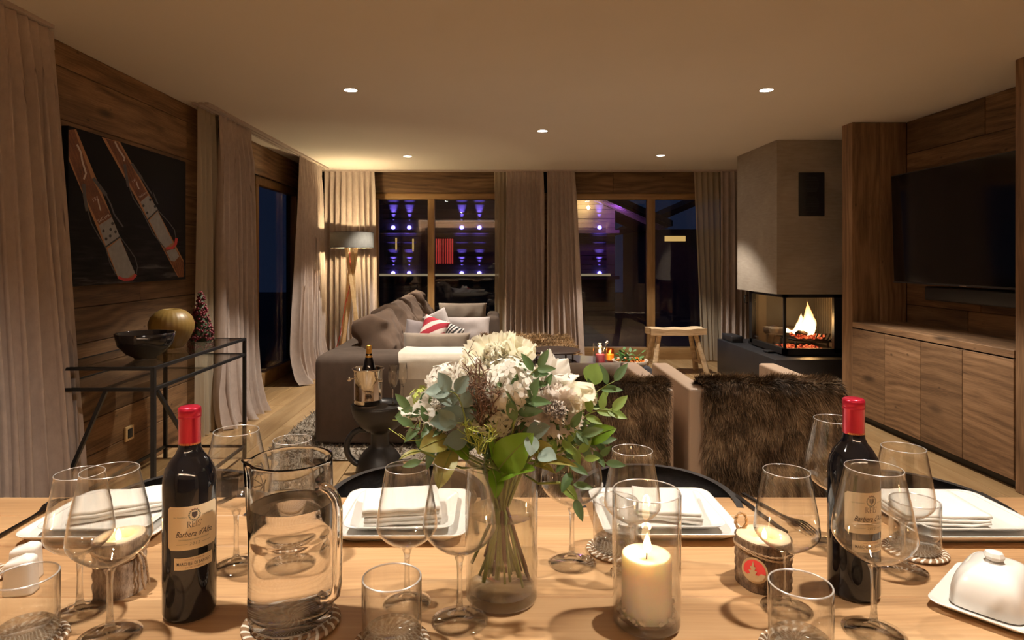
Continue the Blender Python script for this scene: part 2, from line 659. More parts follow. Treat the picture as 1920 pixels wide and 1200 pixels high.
def cushion_mb(wx, wy, h, puff=0.55, n=14, seed=0, wrinkle=0.006, corner=0.12, mat=None, box=3.0, edge=0.12):
    """soft cushion: wx by wy outline lying in XY, thickness h"""
    m = MB()
    rnd = Vector((seed * 3.7, seed * 1.3, seed * 2.1))

    def sgn(top):
        def fn(u, v):
            a, b = 2 * u - 1, 2 * v - 1
            e = max(0.0, (1 - abs(a) ** box)) ** puff * max(0.0, (1 - abs(b) ** box)) ** puff
            pin = 1 - corner * (abs(a * b) ** 2) * 0 - 0.06 * (1 - e)
            edge_in = 1 - 0.05 * (1 - abs(a) ** 2) * abs(b) ** 4
            x = a * wx / 2 * (1 - 0.05 * (1 - b * b) * abs(a) ** 3)
            y = b * wy / 2 * (1 - 0.05 * (1 - a * a) * abs(b) ** 3)
            p = Vector((x, y, 0))
            wv = (0.5 - 2.2 * abs(mnoise.noise(p * 6 + rnd))) * wrinkle + mnoise.noise(p * 17 + rnd) * wrinkle * 0.35
            z = (h / 2 * (edge + (1 - edge) * e) + wv * (0.3 + e)) * (1 if top else -1)
            p.z = z
            return mat @ p if mat is not None else p
        return fn
    m.grid(sgn(True), n, n)
    b = MB()
    b.grid(sgn(False), n, n)
    m.add(b.v, [f[::-1] for f in b.f], True)
    # side band
    w1 = n + 1
    off = w1 * w1
    ring = [i for i in range(n)] + [n + w1 * j for j in range(n)] + [w1 * n + n - i for i in range(n)] + [w1 * (n - j) for j in range(n)]
    for k in range(len(ring)):
        a, b2 = ring[k], ring[(k + 1) % len(ring)]
        m.f.append((b2, a, a + off, b2 + off))
        m.sm.append(True)
    return m

# ================================================================== ROOM SHELL
XL, XR, YB, YF = -2.15, 3.25, 7.95, -2.6

# floor: slab + oak boards running away from the table
fl = MB().box(-2.6, 3.9, YF - .1, 8.3, -0.16, -0.018).obj('floor', 'dark_gap')
struct(fl, 'pale oak plank floor under the whole living and dining room')
clad(fl, (3.3, 1.5, -0.018), (0, 1, 0), (-1, 0, 0), 6.5, 5.6, 0.018, 'floor_wood', (0.17, 0.21), (1.6, 2.4), 0.0025, 'floorboard', 3)
fb = MB().box(-2.3, 3.3, YF, 1.5, -0.018, 0.0).obj('floor_behind_table', 'floor_wood', fl)

# ceiling
ce = MB().box(-2.6, 3.9, YF - .1, 8.3, CEIL, CEIL + 0.12).obj('ceiling', 'ceiling')
struct(ce, 'smooth warm white plaster ceiling with recessed spots')

# left wall, near part with old boards
wl = MB().box(XL - 0.17, XL - 0.02, YF, 5.22, 0, CEIL).obj('wall_left', 'dark_gap')
struct(wl, 'wall of old horizontal brown boards behind the console table')
clad(wl, (XL - 0.02, 2.2, 0), (0, 1, 0), (0, 0, 1), 3.02, CEIL, 0.02, 'old_wood', (0.17, 0.27), (1.5, 3.2), 0.003, 'plank', 11)
MB().box(XL - 0.02, XL, YF, 2.2, 0, CEIL).obj('wall_panel', 'plain_wall', wl)
# left wall, far part round the sliding door (set back)
MB().box(XL - 0.17, XL - 0.02, 7.35, 8.1, 0, CEIL).obj('wall_pier', 'dark_gap', wl)
clad(wl, (XL - 0.02, 7.3, 0), (0, 1, 0), (0, 0, 1), 0.65, CEIL, 0.02, 'old_wood', (0.2, 0.3), (2, 3), 0.003, 'plank', 12)
clad(wl, (XL - 0.09, 5.22, 2.05), (0, 1, 0), (0, 0, 1), 2.1, CEIL - 2.05, 0.02, 'old_wood', (0.28, 0.3), (2.2, 3), 0.003, 'lintel_board', 13)
MB().box(XL - 0.3, XL - 0.09, 5.22, 7.35, 2.05, CEIL).obj('lintel', 'dark_gap', wl)

# back wall
wb = MB()
for x0, x1, z0, z1 in ((-2.6, -1.54, 0, CEIL), (0.15, 0.74, 0, CEIL), (2.96, 3.9, 0, CEIL), (-1.54, 0.15, 2.08, CEIL), (0.74, 2.96, 2.08, CEIL)):
    wb.box(x0, x1, YB + 0.02, YB + 0.25, z0, z1)
wb = wb.obj('wall_back', 'dark_gap')
struct(wb, 'far wall of old brown boards framing the two patio windows')
clad(wb, (-1.56, YB + 0.02, 2.075), (1, 0, 0), (0, 0, 1), 1.75, CEIL - 2.075, 0.02, 'old_wood', (0.26, 0.27), (1.8, 2.4), 0.003, 'lintel_board', 21)
clad(wb, (0.70, YB + 0.02, 2.075), (1, 0, 0), (0, 0, 1), 2.3, CEIL - 2.075, 0.02, 'old_wood', (0.26, 0.27), (2.4, 2.6), 0.003, 'lintel_board', 22)
clad(wb, (-2.15, YB + 0.02, 0), (1, 0, 0), (0, 0, 1), 0.6, 2.075, 0.02, 'old_wood', (0.2, 0.27), (2.4, 2.6), 0.003, 'plank', 23)
clad(wb, (0.15, YB + 0.02, 0), (1, 0, 0), (0, 0, 1), 0.59, 2.075, 0.02, 'old_wood', (0.2, 0.27), (2.4, 2.6), 0.003, 'plank', 24)
clad(wb, (2.96, YB + 0.02, 0), (1, 0, 0), (0, 0, 1), 0.6, 2.075, 0.02, 'old_wood', (0.2, 0.27), (2.4, 2.6), 0.003, 'plank', 25)

# right wall (recess behind the television) and the two board clad piers
wr = MB().box(XR + 0.02, XR + 0.2, 2.9, 5.22, 0, CEIL).obj('wall_right', 'dark_gap')
struct(wr, 'recessed wall of dark horizontal boards behind the television')
clad(wr, (XR + 0.02, 5.05, 0.70), (0, -1, 0), (0, 0, 1), 1.75, CEIL - 0.70, 0.02, 'old_wood', (0.2, 0.28), (1.0, 2.2), 0.003, 'plank', 31)
MB().box(XR + 0.0, XR + 0.2, YF, 2.9, 0, CEIL).obj('wall_panel', 'plain_wall', wr)
MB().box(3.62, 3.8, 5.2, 8.1, 0, CEIL).obj('wall_panel', 'plain_wall', wr)


def pier(name, y0, y1, label):
    p = MB().box(2.84, XR + 0.2, y0 + 0.02, y1 - 0.0, 0, CEIL).obj(name, 'dark_gap')
    struct(p, label)
    # front face boards (vertical) and the left edge board
    clad(p, (XR, y0 + 0.02, 0), (0, 0, 1), (-1, 0, 0), CEIL, XR - 2.82, 0.02, 'cab_wood', (0.19, 0.235), (9, 10), 0.002, 'board', int(y0 * 10))
    clad(p, (2.84, y0, 0), (0, 0, 1), (0, 1, 0), CEIL, y1 - y0, 0.02, 'cab_wood', (0.2, 0.3), (9, 10), 0.001, 'edge_board', int(y0 * 10) + 1)
    return p


pier('trim_1', 5.05, 5.20, 'wood clad pier between the fireplace and the television recess')
pier('trim_2', 3.02, 3.47, 'wood clad pier at the near end of the media cabinet')

# wall behind the camera
M['near_wall'] = pbr('brown_near_wall', (0.2, 0.135, 0.085), 0.8)
wn = MB().box(-2.6, 3.9, YF - 0.15, YF, 0, CEIL).obj('wall_near', 'near_wall')
struct(wn, 'plain dining room wall facing the windows')


# wall units behind the camera below the added fill lights; the front lip is added to hide their glow from the windows
ku = MB().box(-2.0, 3.1, YF + .001, YF + 0.36, 1.45, 2.0).box(-2.0, 3.1, YF + .34, YF + 0.36, 2.0, 2.14).obj('kitchen_units', 'plain_wall')
tag(ku, 'row of wall units behind the dining table, under the added fill lights', 'cabinet')


# ---- windows
def window(name, x0, x1, stiles, label, panes):
    """stiles: list of (x0,x1,y) ; panes: (x0,x1,y)"""
    root = thing(name, label, None, (0, 0, 0))
    root['kind'] = 'structure'
    zt, zb = 2.075, 0.0
    MB().rbox(x0, x1, YB + 0.03, YB + 0.17, zt - 0.075, zt, 0.004).obj('head_rail', 'frame_wood', root)
    MB().rbox(x0, x1, YB + 0.03, YB + 0.17, zb, 0.145, 0.004).obj('bottom_rail', 'frame_wood', root)
    for a, b, y in stiles:
        o = MB().rbox(-(zt - 0.19) / 2, (zt - 0.19) / 2, -(b - a) / 2, (b - a) / 2, -0.035, 0.035, 0.004).obj('stile', 'frame_wood', root)
        o.matrix_local = frame_mat(((a + b) / 2, y, (zt + 0.06) / 2), (0, 0, 1), (1, 0, 0))
    for a, b, y in panes:
        MB().box(a, b, y - 0.012, y + 0.012, 0.14, zt - 0.07).obj('pane', 'window_glass', root)
    return root


window('window_1', -1.54, 0.15, [(-1.54, -1.455, YB + .07), (-0.84, -0.755, YB + .07), (0.05, 0.14, YB + .1)],
       'left sliding patio window between the lamp and the middle curtains', [(-1.46, -0.83, YB + .08), (-0.76, 0.06, YB + .11)])
window('window_2', 0.74, 2.96, [(0.74, 0.83, YB + .1), (1.90, 2.0, YB + .07), (2.87, 2.96, YB + .07)],
       'right sliding patio window behind the wooden stool', [(0.82, 1.92, YB + .11), (1.99, 2.88, YB + .08)])

# sliding door in the left wall
d1 = thing('door_1', 'wood framed glass sliding door between the two left wall curtains', None)
d1['kind'] = 'structure'
DX = XL - 0.14
MB().box(DX - 0.10, DX - 0.06, 5.22, 6.1, 0, 2.06).obj('fixed_panel', 'dark_gap', d1)
MB().rbox(DX - 0.04, DX + 0.03, 6.06, 7.36, 1.97, 2.055, 0.004).obj('head_rail', 'frame_wood', d1)
MB().rbox(DX - 0.04, DX + 0.03, 6.06, 7.36, 0.0, 0.14, 0.004).obj('bottom_rail', 'frame_wood', d1)
for y in (6.10, 7.32):
    o = MB().rbox(-0.92, 0.92, -0.035, 0.035, -0.035, 0.035, 0.004).obj('stile', 'frame_wood', d1)
    o.matrix_local = frame_mat((DX - 0.005, y, 1.055), (0, 0, 1), (0, 1, 0))
MB().box(DX - 0.02, DX + 0.004, 6.13, 7.29, 0.13, 1.98).obj('pane', 'window_glass', d1)

# curtain tracks on the ceiling
t3 = MB()
for dx in (0.0, 0.045, 0.09):
    t3.box(-2.085 + dx, -2.06 + dx, 4.4, 7.6, CEIL - 0.018, CEIL + 0.01)
struct(t3.obj('trim_3', 'curtain'), 'triple curtain track along the ceiling by the glass door')
t4 = MB()
for dy in (0.0, 0.05):
    t4.box(-2.12, 3.3, 7.76 + dy, 7.785 + dy, CEIL - 0.018, CEIL + 0.01)
struct(t4.obj('trim_4', 'curtain'), 'curtain track along the ceiling above the patio windows')
t5 = MB()
t5.box(-2.09, -2.03, 1.2, 2.95, CEIL - 0.016, CEIL + 0.01)
struct(t5.obj('trim_5', 'curtain'), 'curtain track above the near left curtain')

# recessed ceiling spots
M['spot_glow'] = emis('lamp_lens_glow', (1.0, 0.93, 0.82), 90.0)
M['white_ring'] = pbr('white_spot_ring', (0.8, 0.75, 0.68), 0.5)
place = {0: 'above the left of the dining table', 1: 'above the right of the dining table', 2: 'over the gap between table and sofa',
         3: 'nearest on the left, before the far curtains', 4: 'nearest on the right, before the chimney', 5: 'in the middle above the coffee table',
         6: 'farthest on the left, near the floor lamp', 7: 'farthest on the right, near the chimney', 9: 'behind the table on the left', 10: 'behind the table on the right'}
ring_me = disc_me = None
for i, (sx, sy, k) in enumerate(SPOTS):
    if k <= 0:
        continue
    t = thing('ceiling_spotlight', 'small round recessed ceiling spot ' + place[i], 'ceiling light', (sx, sy, CEIL), 0, 'recessed ceiling spots')
    if ring_me is None:
        m = MB()
        m.lathe([(0.040, -0.001), (0.040, -0.004), (0.046, -0.004), (0.047, 0.0)], 32)
        ring_me = m.mesh('spot_ring', 'white_ring')
        m = MB()
        m.lathe([(0.0, -0.002), (0.040, -0.002)], 32)
        disc_me = m.mesh('spot_lens', 'spot_glow')
    inst('trim_ring', ring_me, t)
    inst('lens', disc_me, t)


# ---- curtains
def sheer_mat():
    t = NT('sheer_voile')
    tr = t.n('BsdfTransparent', Color=(0.95, 0.93, 0.86))
    df = t.n('BsdfDiffuse', Color=(0.68, 0.59, 0.45))
    tl = t.n('BsdfTranslucent', Color=(0.68, 0.59, 0.45))
    a = t.n('MixShader', _0=0.4, _1=df.outputs[0], _2=tl.outputs[0])
    return t.done(t.n('MixShader', _0=0.72, _1=tr.outputs[0], _2=a.outputs[0]))


M['sheer'] = sheer_mat()


def curtain(name, label, cat, t0, t1, b0, b1, pleats, amp, mat, seed, zt=CEIL - 0.02, zb=0.012, pool=0.0, group=None, side=1):
    """top edge from t0 to t1 and bottom edge from b0 to b1, each (x, y)"""
    rnd = random.Random(seed)
    t0, t1, b0, b1 = Vector(t0), Vector(t1), Vector(b0), Vector(b1)
    ph = [rnd.uniform(-0.35, 0.35) for _ in range(int(pleats) + 3)]
    am = [rnd.uniform(0.7, 1.25) for _ in range(int(pleats) + 3)]
    dirv = (t1 - t0).normalized()
    nrm = Vector((dirv.y, -dirv.x)) * side
    nu, nv = int(pleats * 10), 26

    def fn(u, v):
        z = zt + (zb - zt) * v
        a, b = t0.lerp(b0, v ** 1.05), t1.lerp(b1, v ** 1.05)
        s = u * pleats
        i = int(s)
        fr = s - i
        pp = ph[i] * (1 - fr) + ph[i + 1] * fr
        aa = am[i] * (1 - fr) + am[i + 1] * fr
        wv = sin(2 * pi * (s + pp * v * 1.6))
        wv = math.copysign(abs(wv) ** 1.25, wv)
        k = (0.35 + 0.65 * min(1, v * 9)) * (0.8 + 0.5 * v)
        off = wv * amp * aa * k
        off += amp * 0.7 * v * mnoise.noise(Vector((s * 0.55, v * 2.2, seed)))
        lat = amp * 0.35 * cos(2 * pi * (s + pp * v * 1.6)) * k
        p = a.lerp(b, u) + nrm * off + dirv * lat
        if pool and v > 0.86:
            q = (v - 0.86) / 0.14
            p = p + nrm * (pool * q * q * (0.6 + 0.8 * mnoise.noise(Vector((s * 1.3, 4.0, seed)))))
            z += pool * 0.35 * sin(q * pi * 2) * (0.5 + mnoise.noise(Vector((s * 0.9, 9.0, seed))))
            z = max(z, 0.006)
        return (p.x, p.y, z)
    m = MB()
    m.grid(fn, nu, nv)
    root = thing(name, label, cat, (0, 0, 0), 0, group)
    m.obj('drape', mat, root)
    h = MB()
    h.grid(lambda u, v: tuple(Vector(fn(u, 0.0012 + 0.036 * v)) + Vector((nrm.x * 0.003, nrm.y * 0.003, 0.004))), nu, 1)
    h.obj('heading_band', mat, root)
    return root


G = 'taupe velvet curtains'
curtain('curtain', 'tall taupe curtain at the near left edge, before the ski picture', 'curtain', (-2.05, 2.25), (-2.055, 2.97), (-2.0, 2.2), (-1.99, 3.16), 11, 0.042, 'curtain', 1)
curtain('curtain', 'taupe curtain standing right behind the glass console table', 'curtain', (-2.03, 4.70), (-2.03, 5.32), (-2.0, 4.62), (-1.98, 5.36), 7, 0.05, 'curtain', 2, pool=0.10)
curtain('sheer_curtain', 'pale sheer curtain gathered between the ski picture and the console curtain', 'curtain', (-2.07, 4.45), (-2.07, 4.78), (-2.06, 4.45), (-2.06, 4.80), 4, 0.02, 'sheer', 3)
curtain('curtain', 'taupe curtain pooling on the floor in the far left corner', 'curtain', (-2.02, 6.60), (-2.03, 7.50), (-1.98, 6.30), (-2.0, 7.5), 9, 0.045, 'curtain', 4, pool=0.16)
curtain('curtain', 'curtain lit by the floor lamp standing before it', 'curtain', (-2.08, 7.78), (-1.47, 7.78), (-2.06, 7.76), (-1.42, 7.76), 9, 0.042, 'curtain', 5)
curtain('sheer_curtain', 'yellowish sheer curtain hanging beside the middle pair of curtains', 'curtain', (-0.01, 7.84), (0.20, 7.84), (0.0, 7.84), (0.22, 7.84), 4, 0.02, 'sheer', 6)
curtain('curtain', 'left one of the two curtains in the middle of the window wall', 'curtain', (0.13, 7.78), (0.585, 7.78), (0.10, 7.74), (0.62, 7.72), 8, 0.042, 'curtain', 7)
curtain('curtain', 'right one of the two curtains in the middle of the window wall', 'curtain', (0.625, 7.78), (0.965, 7.78), (0.62, 7.74), (1.10, 7.70), 7, 0.042, 'curtain', 8, pool=0.04)
curtain('sheer_curtain', 'yellowish sheer curtain hanging behind the wooden stool', 'curtain', (2.43, 7.83), (2.78, 7.83), (2.52, 7.83), (2.80, 7.83), 5, 0.022, 'sheer', 9)
curtain('curtain', 'curtain in the far right corner beside the chimney', 'curtain', (2.74, 7.78), (3.4, 7.78), (2.70, 7.72), (3.4, 7.72), 9, 0.042, 'curtain', 10)

# ================================================================== OUTSIDE, NIGHT
M['night_wood'] = pbr('dark_facade_wood', (0.10, 0.075, 0.06), 0.7, noise=0.3, nscale=3)
M['night_ground'] = pbr('dark_ground', (0.05, 0.05, 0.055), 0.9)
M['blue_lamp'] = emis('blue_led', (0.16, 0.13, 1.0), 10.0)
M['warm_lamp'] = emis('warm_lamp', (1.0, 0.75, 0.35), 9.0)
M['red_room'] = emis('red_lit_curtain', (0.75, 0.06, 0.05), 0.55)
M['roof_snowless'] = pbr('dark_roof', (0.06, 0.045, 0.04), 0.8)
gd = MB().box(-40, 60, 9.6, 80, -3.2, -3.0).obj('ground_outside', 'night_ground')
struct(gd, 'dark ground outside between the houses')
tr = MB().box(-6, 8, 8.2, 9.6, -0.35, -0.05).obj('terrace', 'night_ground')
struct(tr, 'dark terrace slab outside the windows')

ow = MB().box(-4.3, -4.1, 3.0, 9.0, -3.0, 7.5).obj('sky_blocker', 'night_wood')  # added to keep the blue sky out of the door glass
struct(ow, 'added dark wall blocking the sky outside the left sliding door')

FY = 36.0
ch = thing('chalet', 'dark wooden chalet across the way with blue facade lamps', 'building')
wall = MB()
for k in range(40):
    z = -3.0 + k * 0.26
    wall.box(-9.6, 6.75, FY - 0.02 * (k % 2), FY + 0.3, z, z + 0.25)
wall.box(-9.6, 6.75, FY + 0.25, FY + 6, -3.0, 7.4)
wall = wall.obj('wall', 'night_wood', ch)
for z, nm in ((0.30, 'ledge'), (2.85, 'ledge'), (5.4, 'ledge')):
    MB().box(-9.8, 6.9, FY - 0.55, FY, z - 0.2, z - 0.02).obj(nm, 'night_wood', ch)
M['lit_strip'] = emis('dim_light_strip', (1.0, 0.78, 0.48), 0.28)
MB().box(-9.0, 6.4, FY - 0.57, FY - 0.552, 0.27, 0.40).obj('light_strip', 'lit_strip', ch)
lamp = MB()
lamp.lathe([(0, -0.12), (0.10, -0.08), (0.12, 0), (0.10, 0.08), (0, 0.12)], 12)
lamp_me = lamp.mesh('blue_lamp', 'blue_lamp')
for x in (-5.7, -4.8, -1.86, -0.87, 5.86):
    for z in (0.42, 2.98):
        inst('blue_lamp', lamp_me, ch, (x, FY - 0.16, z))
        l = spot('blue_light', (x, FY - 0.17, z + 0.16), (x, FY - 0.08, z + 1.3), 2400, (0.16, 0.12, 1.0), 30, 1.0, 0.04)
# louvre slats catching the blue light
for x0, x1 in ((-6.1, -4.4), (-2.3, -0.5), (5.5, 6.3)):
    for k in range(7):
        z = 0.75 + k * 0.42
        MB().box(x0, x1, FY - 0.06, FY - 0.0, z + 0.1, z + 0.17).obj('slat', 'night_wood', ch)
fr = MB().box(-3.5, -2.35, FY - 0.06, FY - 0.02, 0.95, 2.35).obj('window', 'red_room', ch)
for k in range(9):
    MB().box(-3.5 + 0.127 * k, -3.45 + 0.127 * k, FY - 0.1, FY - 0.05, 0.95, 2.35).obj('curtain_fold', 'night_wood', fr)
M['amber'] = emis('amber_window', (1.0, 0.62, 0.2), 0.7)
for x, z in ((-5.55, 2.05), (-4.6, 2.0), (-3.55, 1.6)):
    MB().box(x - 0.04, x + 0.04, FY - 0.06, FY - 0.02, z - 0.35, z + 0.35).obj('window_slit', 'amber', ch)
# gable roof: a sloping eave running down to the right
eave = MB()
eave.add([(2.2, FY - 2.2, 6.2), (9.4, FY - 2.2, 2.95), (9.4, FY + 6, 2.95), (2.2, FY + 6, 6.2), (2.2, FY - 2.2, 6.5), (9.4, FY - 2.2, 3.25), (9.4, FY + 6, 3.25), (2.2, FY + 6, 6.5)],
         [(0, 3, 2, 1), (4, 5, 6, 7), (0, 1, 5, 4), (1, 2, 6, 5), (2, 3, 7, 6), (3, 0, 4, 7)])
eave.obj('roof', 'night_wood', ch)
for k in range(7):
    y = FY - 2.0 + k * 0.33
    b = MB()
    b.add([(2.2, y, 6.0), (9.2, y, 2.85), (9.2, y + 0.12, 2.85), (2.2, y + 0.12, 6.0), (2.2, y, 6.2), (9.2, y, 3.05), (9.2, y + 0.12, 3.05), (2.2, y + 0.12, 6.2)],
          [(0, 3, 2, 1), (4, 5, 6, 7), (0, 1, 5, 4), (1, 2, 6, 5), (2, 3, 7, 6), (3, 0, 4, 7)])
    b.obj('rafter', 'night_wood', ch)
inst('warm_lamp', (lambda m: m.mesh('warm_lamp', 'warm_lamp'))(MB().lathe([(0, -.14), (.12, 0), (0, .14)], 10)), ch, (5.15, FY - 0.7, 4.05))
point('eave_light', (5.0, FY - 0.8, 4.25), 260, (1.0, 0.72, 0.28), 0.1)
point('violet_light', (6.5, FY - 1.4, 3.7), 120, (0.45, 0.12, 1.0), 0.1)
c2 = thing('chalet', 'plain dark chalet with a low roof farther right outside', 'building')
MB().box(10.2, 32, 43, 51, -3, 3.2).obj('wall', 'night_wood', c2)
r2 = MB()
r2.prism([(9.3, 3.0), (20.5, 7.8), (33, 3.0), (33, 3.4), (20.5, 8.2), (9.3, 3.4)], -52, -42.6, Matrix.Rotation(pi / 2, 4, 'X'))
r2.obj('roof', 'roof_snowless', c2)
MB().box(11.4, 12.8, 42.96, 43.0, 2.4, 2.75).obj('window', 'amber', c2)

# ================================================================== FIREPLACE
def plaster_mat():
    t = NT('grey_clay_plaster')
    a = t.n('TexNoise', _0=t.coords((1, 1, 1.0)), Scale=2.2, Detail=6.0, Roughness=0.6, Distortion=0.6)
    b2 = t.n('TexNoise', _0=t.coords((1, 1, 7.0)), Scale=9.0, Detail=4.0)
    f = t.math('ADD', t.math('MULTIPLY', a.outputs[0], 0.65), t.math('MULTIPLY', b2.outputs[0], 0.35))
    c = t.ramp(f.outputs[0], [(0.3, (0.25, 0.205, 0.16)), (0.7, (0.40, 0.345, 0.285))])
    b = t.n('BsdfPrincipled', Base_Color=c.outputs[0], Roughness=0.75)
    t.put(b.inputs['Normal'], t.n('Bump', Strength=0.15, Distance=0.004, Height=f.outputs[0]))
    return t.done(b)


M['plaster'] = plaster_mat()
M['slate'] = pbr('dark_steel_plinth', (0.035, 0.036, 0.042), 0.42, 0.2, noise=0.25, nscale=6)
M['firebrick'] = pbr('firebox_panel', (0.30, 0.26, 0.21), 0.85, noise=0.2, nscale=8)
M['fire_glass'] = thin_glass('fire_glass', 1.55, (0.9, 0.88, 0.84), 1.3)
fp = thing('fireplace', 'grey plastered corner fireplace with glass firebox on a black plinth', 'fireplace', (0, 0, 0))
MB().box(2.556, 3.62, 5.80, 6.75, 0.937, CEIL - 0.001).obj('chimney_breast', 'plaster', fp)
MB().rbox(2.467, 3.62, 5.62, 7.1, 0.004, 0.372, 0.004).obj('plinth', 'slate', fp)
m = MB()
m.box(2.66, 3.62, 5.86, 6.72, 0.372, 0.40)
m.box(2.63, 3.62, 5.83, 5.87, 0.385, 0.44).box(2.63, 2.67, 5.83, 6.60, 0.385, 0.44)       # lower frame
m.box(2.63, 3.62, 5.83, 5.87, 0.905, 0.937).box(2.63, 2.67, 5.83, 6.60, 0.905, 0.937)     # upper frame
m.box(2.632, 2.655, 5.832, 5.85, 0.43, 0.92)                                              # corner post
m.box(3.09, 3.62, 5.83, 5.87, 0.40, 0.937)                                                # right frame
m.box(2.63, 2.67, 6.55, 6.62, 0.40, 0.937)                                                # rear post
m.obj('firebox_frame', 'black_metal', fp)
m = MB()
m.box(3.28, 3.32, 5.87, 6.6, 0.40, 0.93).box(2.67, 3.3, 6.56, 6.62, 0.40, 0.93).box(2.67, 3.3, 5.87, 6.6, 0.925, 0.936)
m.obj('firebox_lining', 'firebrick', fp)
for k in range(14):
    MB().rbox(-0.012, 0.012, -0.006, 0.006, 0.44, 0.92, 0.003).obj('lining_rib', 'firebrick', fp, (3.274, 5.93 + k * 0.046, 0))
MB().box(2.65, 3.09, 5.842, 5.848, 0.44, 0.905).obj('front_pane', 'fire_glass', fp)
MB().box(2.642, 2.648, 5.85, 6.56, 0.44, 0.905).obj('side_pane', 'fire_glass', fp)
h = MB()
h.tube([(2.63, 6.66, 0.88), (2.60, 6.66, 0.88), (2.60, 6.66, 0.80), (2.63, 6.66, 0.80)], 0.008, 8)
h.obj('door_handle', 'black_metal', fp)
MB().rbox(2.56, 2.63, 6.0, 6.12, 0.375, 0.392, 0.005).obj('air_slider', 'black_metal', fp)
MB().rbox(2.50, 2.62, 6.75, 7.05, 0.373, 0.44, 0.006).obj('raised_block', 'slate', fp)
# vent grille
v = MB().rbox(2.75, 2.98, 5.786, 5.802, 1.645, 2.04, 0.004).obj('vent_grille', 'black_metal', fp)
M['vent_slat'] = pbr('vent_slat', (0.03, 0.03, 0.032), 0.5)
for gz in (1.93, 1.75):
    for k in range(10):
        hw = 0.035 + 0.03 * sin(pi * (k + 0.5) / 10)
        MB().box(2.865 - hw, 2.865 + hw, 5.781, 5.787, gz - 0.066 + k * 0.0145, gz - 0.058 + k * 0.0145).obj('vent_louvre', 'vent_slat', v)
# grate
g = MB()
for k in range(6):
    x = 2.99 + k * 0.04
    g.tube([(x - .16, 6.02, 0.50), (x - .02, 6.02, 0.478), (x + 0.02, 6.02, 0.50), (x + 0.045, 6.02, 0.555)], 0.008, 6)
for y in (5.98, 6.06, 6.2, 6.32):
    g.tube([(2.78, y, 0.50), (3.12, y, 0.476)], 0.008, 6)
for x in (2.82, 3.12):
    g.tube([(x, 6.0, 0.40), (x, 6.0, 0.48)], 0.01, 6)
    g.tube([(x, 6.3, 0.40), (x, 6.3, 0.48)], 0.01, 6)
g.obj('grate', 'black_metal', fp)


def ember_mat():
    t = NT('glowing_embers')
    nz = t.n('TexNoise', _0=t.coords(), Scale=45.0, Detail=3.0)
    c = t.ramp(nz.outputs[0], [(0.36, (0.01, 0.004, 0.003)), (0.48, (0.5, 0.035, 0.012)), (0.62, (1.0, 0.25, 0.08)), (0.75, (1.0, 0.6, 0.35))])
    return t.done(t.n('Emission', Color=c.outputs[0], Strength=1.6))


M['embers'] = ember_mat()
rnd = random.Random(5)


def lumps(n, x0, x1, y0, y1, z, r, seed):
    rr = random.Random(seed)
    m = MB()
    for _ in range(n):
        bm = bmesh.new()
        bmesh.ops.create_icosphere(bm, subdivisions=1, radius=1)
        mt = Matrix.Translation((rr.uniform(x0, x1), rr.uniform(y0, y1), z + rr.uniform(0, r))) @ Matrix.Rotation(rr.uniform(0, 6), 4, 'Z') @ Matrix.Diagonal(
            (r * rr.uniform(.6, 1.4), r * rr.uniform(.6, 1.2), r * rr.uniform(.5, .9), 1))
        m.bm(bm, mt, False)
    return m


e = lumps(60, 2.86, 3.10, 5.98, 6.22, 0.515, 0.022, 1)
tag(e.obj('embers', 'embers'), 'glowing red embers lying on the fire grate', 'embers', kind='stuff')
e = lumps(90, 2.74, 3.08, 5.92, 6.25, 0.402, 0.02, 2)
tag(e.obj('embers', 'embers'), 'bed of red embers on the firebox floor under the grate', 'embers', kind='stuff')
M['log_char'] = pbr('charred_log', (0.10, 0.065, 0.045), 0.9, noise=0.6, nscale=25, bump=0.8, bscale=40)


def fire_log(a, b, r, label):
    m = MB()
    a, b = Vector(a), Vector(b)
    pts = [a.lerp(b, i / 8) + Vector((0, 0, 0.006 * sin(i * 1.7))) for i in range(9)]
    m.tube(pts, [r * (1 + 0.12 * sin(i * 2.3)) for i in range(9)], 12)
    tag(m.obj('fire_log', 'log_char'), label, 'log', 'logs on the fire')


fire_log((2.72, 6.30, 0.56), (3.02, 6.34, 0.55), 0.04, 'charred log lying across the back of the grate')
fire_log((2.86, 6.05, 0.545), (3.08, 6.18, 0.56), 0.028, 'short burning log under the tall flame')
fire_log((2.70, 6.40, 0.54), (2.92, 6.16, 0.575), 0.03, 'thin log leaning on the left of the flame')


def fire_flame_mat():
    t = NT('fire_flame')
    g = t.n('NewGeometry')
    sep = t.n('SeparateXYZ', _0=t.n('TexCoord').outputs['Generated'])
    lw = t.n('LayerWeight', Blend=0.4)
    f = t.math('ADD', t.math('MULTIPLY', sep.outputs[2], 0.75), t.math('MULTIPLY', lw.outputs['Facing'], 0.55))
    c = t.ramp(f.outputs[0], [(0.15, (1.0, 0.85, 0.55)), (0.5, (1.0, 0.62, 0.22)), (0.85, (1.0, 0.28, 0.05))])
    em = t.n('Emission', Color=c.outputs[0], Strength=5.0)
    tr = t.n('BsdfTransparent')
    a = t.ramp(f.outputs[0], [(0.25, (0.0, 0.0, 0.0)), (1.0, (0.95, 0.95, 0.95))])
    return t.done(t.n('MixShader', _0=a.outputs[0], _1=em.outputs[0], _2=tr.outputs[0]))


M['fire'] = fire_flame_mat()


